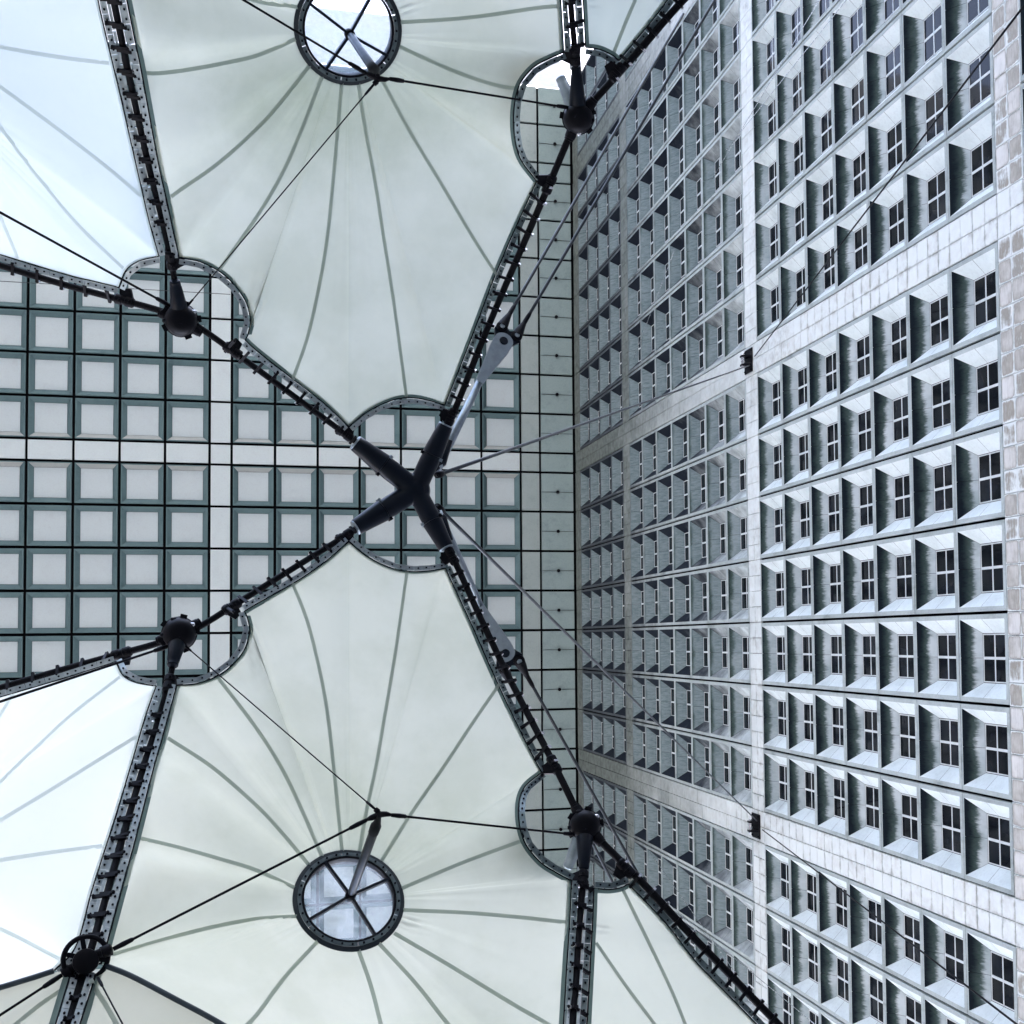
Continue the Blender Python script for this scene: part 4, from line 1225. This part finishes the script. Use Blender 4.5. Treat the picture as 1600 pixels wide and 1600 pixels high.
# ------------------------------------------------------------------ thin cables
def wire(name, a, b_, r, label, m=False, mat='black_cable', sag=0.0, group='thin stay cables', ends_=0.0):
    A, B = pos(*a, m), pos(*b_, m)
    pts = [A.lerp(B, i / 16) - Vector((0, 0, sag * math.sin(math.pi * i / 16))) for i in range(17)]
    root = empty(name, A, label, 'cable', group); inv = Matrix.Translation(-A)
    mb = MB(); mb.tube(pts, r, 8)
    o = put('strand', mb.me('strand', mat, True), root); o.matrix_local = inv
    d = (B - A).normalized()
    for e, s in ((A, 1), (B, -1)):
        mb = MB(); mb.lathe(e, e + d * s * (0.16 + r * 3), [(0, r * 1.6), (0.5, r * 2.0), (0.9, r * 1.7), (1, r)], 10)
        o = put('end_fitting', mb.me('end_fitting', 'black_steel', True), root); o.matrix_local = inv
    return root
for m in (False, True):
    w = 'upper' if m else 'lower'; e = 'top' if m else 'bottom'
    wire('stay_cable', (612, 1273.5, 13.34), (898, 1304, 14.80), 0.0128, f'black stay cable from the {e} mast to the {w} right ball joint', m)
    wire('stay_cable', (573, 1281, 13.34), (177, 1483, 13.0), 0.0128, f'black stay cable from the {e} mast running to the left', m)
    wire('stay_cable', (587, 1265, 13.36), (288, 1008, 16.5), 0.0075, f'thin wire from the {e} mast to the {w} left ball joint', m)
    wire('stay_cable', (-120, 1136, 14.7), (262, 1010, 16.5), 0.015, f'black stay cable entering from the left edge to the {w} left ball joint', m)
    wire('suspension_cable', (683, 791, 17.6), (1184, 1284, 54.0), 0.028, f'long steel suspension cable from the four-armed joint to the {w} wall anchor', m, 'wire_steel', 0, 'suspension cables')
    wire('suspension_cable', (1188, 1294, 54.0), (1660, 1655, 19.5), 0.022, f'long dark cable from the {w} wall anchor towards the right edge', m, 'black_cable', 0, 'suspension cables')
wire('stay_cable', (96, 1524, 13.0), (-60, 1625, 12.4), 0.0128, 'black stay cable from the hand wheel joint to the left edge')
wire('stay_cable', (153, 1528, 12.75), (205, 1625, 11.6), 0.008, 'thin wire dropping from the hand wheel joint to the bottom edge')
# fine wires strung across the wall
for k, (a, b_, lab) in enumerate((
        ((1640, -30, 40), (1330, 255, 56), 'fine pale wire crossing the windows in the upper right corner'),
        ((1560, -60, 42), (1215, 290, 58), 'fine pale wire crossing the windows left of the upper right corner'),
        ((1175, 400, 64), (990, 560, 72), 'fine pale wire crossing the windows above the upper wall anchor'),
        ((1030, 1330, 70), (1480, 1615, 50), 'fine pale wire crossing the windows below the lower wall anchor'),
        ((1060, 1400, 68), (1600, 1590, 46), 'fine pale wire ending at the lower right corner'))):
    A, B = pos(*a), pos(*b_)
    for P in (A, B): P.x = min(P.x, XF - 0.25)
    mb = MB(); mb.tube([A.lerp(B, i / 8) for i in range(9)], 0.014, 6)
    put('guy_wire', mb.me('guy_wire', 'bright_steel', True), label=lab, cat='wire', group='fine wires')
A, B = pos(-40, 437, 87.6), pos(360, 460, 87.6)
mb = MB(); mb.tube([A, B], 0.022, 6); put('guy_wire', mb.me('guy_wire', 'wire_steel', True), label='thin dark wire strung under the coffered roof, upper left', cat='wire')

# forked tie rods with their twin cables
def tie(m):
    w = 'upper' if m else 'lower'
    a = pos(684, 800, 17.5, m); f0 = pos(752, 950, 17.9, m); f1 = pos(788, 1018, 18.15, m)
    root = empty('forked_tie_rod', a, f'steel tie rod with a flat forked end beside the {w} right canopy edge', 'tie rod', 'forked tie rods'); inv = Matrix.Translation(-a)
    mb = MB(); mb.tube([a, a.lerp(f0, 0.5), f0], [0.062, 0.058, 0.05], 14)
    o = put('rod', mb.me('rod', 'pale_steel', True), root); o.matrix_local = inv
    d = (f1 - f0).normalized(); vd = (EYEV - f1).normalized(); s = d.cross(vd).normalized(); nz = s.cross(d)
    if nz.dot(vd) < 0: nz = -nz
    def plate(name, outline, th, offn, mat):
        v = [f1 + d * x + s * y + nz * (offn + th / 2) for x, y in outline] + [f1 + d * x + s * y + nz * (offn - th / 2) for x, y in outline]
        k = len(outline); f = [tuple(range(k)), tuple(range(2 * k - 1, k - 1, -1))] + [(i, i + k, (i + 1) % k + k, (i + 1) % k) for i in range(k)]
        o = put(name, mesh(name, v, f, mat), root); o.matrix_local = inv; return o
    L = (f1 - f0).length
    head = [(-L - 0.05, -0.05), (-0.05, -0.145)] + [(0.135 * math.sin(t), -0.145 * math.cos(t)) for t in np.linspace(0.3, math.pi - 0.3, 9)] + [(-0.05, 0.145), (-L - 0.05, 0.05)]
    plate('fork_plate', head, 0.03, 0.06, 'pale_steel'); plate('fork_plate', head, 0.03, -0.06, 'pale_steel')
    yoke = [(-0.08, -0.07), (0.16, -0.21), (0.28, -0.19), (0.30, -0.08), (0.24, 0.0), (0.30, 0.08), (0.28, 0.19), (0.16, 0.21), (-0.08, 0.07)]
    plate('yoke_plate', yoke, 0.04, 0.0, 'blue_steel')
    mb = MB(); mb.lathe(f1 + nz * 0.095, f1 - nz * 0.095, [(0, 0.055), (0.08, 0.066), (0.92, 0.066), (1, 0.055)], 18)
    o = put('pin', mb.me('pin', 'blue_steel'), root); o.matrix_local = inv
    for sg in (-1, 1):
        c = f1 + d * 0.225 + s * 0.125 * sg
        mb = MB(); mb.lathe(c + nz * 0.06, c - nz * 0.06, [(0, 0.07), (0.1, 0.085), (0.9, 0.085), (1, 0.07)], 16)
        mb.lathe(c + d * 0.02, c + d * 0.30, [(0, 0.085), (0.3, 0.075), (0.8, 0.045), (1, 0.035)], 14)
        o = put('socket', mb.me('socket', 'black_steel'), root); o.matrix_local = inv; smooth_by_angle(o)
        mb = MB(); mb.lathe(c + nz * 0.072, c + nz * 0.055, [(0, 0.035), (1, 0.04)], 14)
        o2 = put('pin_cap', mb.me('pin_cap', 'pale_steel'), o); o2.matrix_local = Matrix()
    side = -1
    for nm, (x0, y0, z0), (x1, y1, z1) in (('inner', (805, 1060, 18.35), (1090, 1640, 21.5)), ('outer', (820, 1062, 18.3), (1150, 1640, 19.4))):
        A = f1 + d * 0.5 + s * 0.125 * (1 if (s.x > 0) == (nm == 'outer') else -1); B = pos(x1, y1, z1, m)
        rt = empty('suspension_cable', A, f'{nm} of the twin cables running from the {w} forked tie rod', 'cable', 'suspension cables')
        mb = MB(); mb.tube([A.lerp(B, i / 12) for i in range(13)], 0.024, 8)
        o = put('strand', mb.me('strand', 'wire_steel', True), rt); o.matrix_local = Matrix.Translation(-A)
        mb = MB(); mb.lathe(A - (B - A).normalized() * 0.05, A + (B - A).normalized() * 0.22, [(0, 0.03), (0.2, 0.036), (0.8, 0.032), (1, 0.024)], 10)
        o = put('end_fitting', mb.me('end_fitting', 'black_steel', True), rt); o.matrix_local = Matrix.Translation(-A)
tie(False); tie(True)

# wall anchors
for m in (False, True):
    p = pos(1187, 1290, 54.0, m); p.x = XF
    w = 'upper' if m else 'lower'
    root = empty('wall_anchor', p, f'black steel anchor plate on the wall where two cables meet, {w} one', 'anchor', 'wall anchors'); inv = Matrix.Translation(-p)
    mb = MB(); mb.box(p.x - 0.06, p.x - 0.012, p.y - 0.54, p.y + 0.54, p.z - 0.46, p.z + 0.46)
    o = put('plate', mb.me('plate', 'black_steel'), root); o.matrix_local = inv
    for k in (-0.2, 0.2):
        mb = MB(); mb.add([(p.x - 0.06, p.y + k - 0.04, p.z + 0.34), (p.x - 0.06, p.y + k - 0.04, p.z - 0.34), (p.x - 0.42, p.y + k - 0.04, p.z - 0.16), (p.x - 0.42, p.y + k - 0.04, p.z + 0.10),
                           (p.x - 0.06, p.y + k + 0.04, p.z + 0.34), (p.x - 0.06, p.y + k + 0.04, p.z - 0.34), (p.x - 0.42, p.y + k + 0.04, p.z - 0.16), (p.x - 0.42, p.y + k + 0.04, p.z + 0.10)],
                          [(0, 1, 2, 3), (7, 6, 5, 4), (0, 4, 5, 1), (1, 5, 6, 2), (2, 6, 7, 3), (3, 7, 4, 0)])
        o = put('gusset', mb.me('gusset', 'black_steel'), root); o.matrix_local = inv
    mb = MB(); mb.lathe((p.x - 0.32, p.y - 0.32, p.z - 0.03), (p.x - 0.32, p.y + 0.32, p.z - 0.03), [(0, 0.07), (0.06, 0.09), (0.94, 0.09), (1, 0.07)], 14)
    o = put('pin', mb.me('pin', 'bright_steel'), root); o.matrix_local = inv
    for sy in (-1, 1):
        for sz in (-1, 1):
            put('bolt', BOLT, root, mat=Matrix(((0, 0, -1, -0.06), (0, 1, 0, sy * 0.44), (1, 0, 0, sz * 0.36), (0, 0, 0, 1))) @ Matrix.Diagonal((0.05, 0.05, 0.06, 1)))
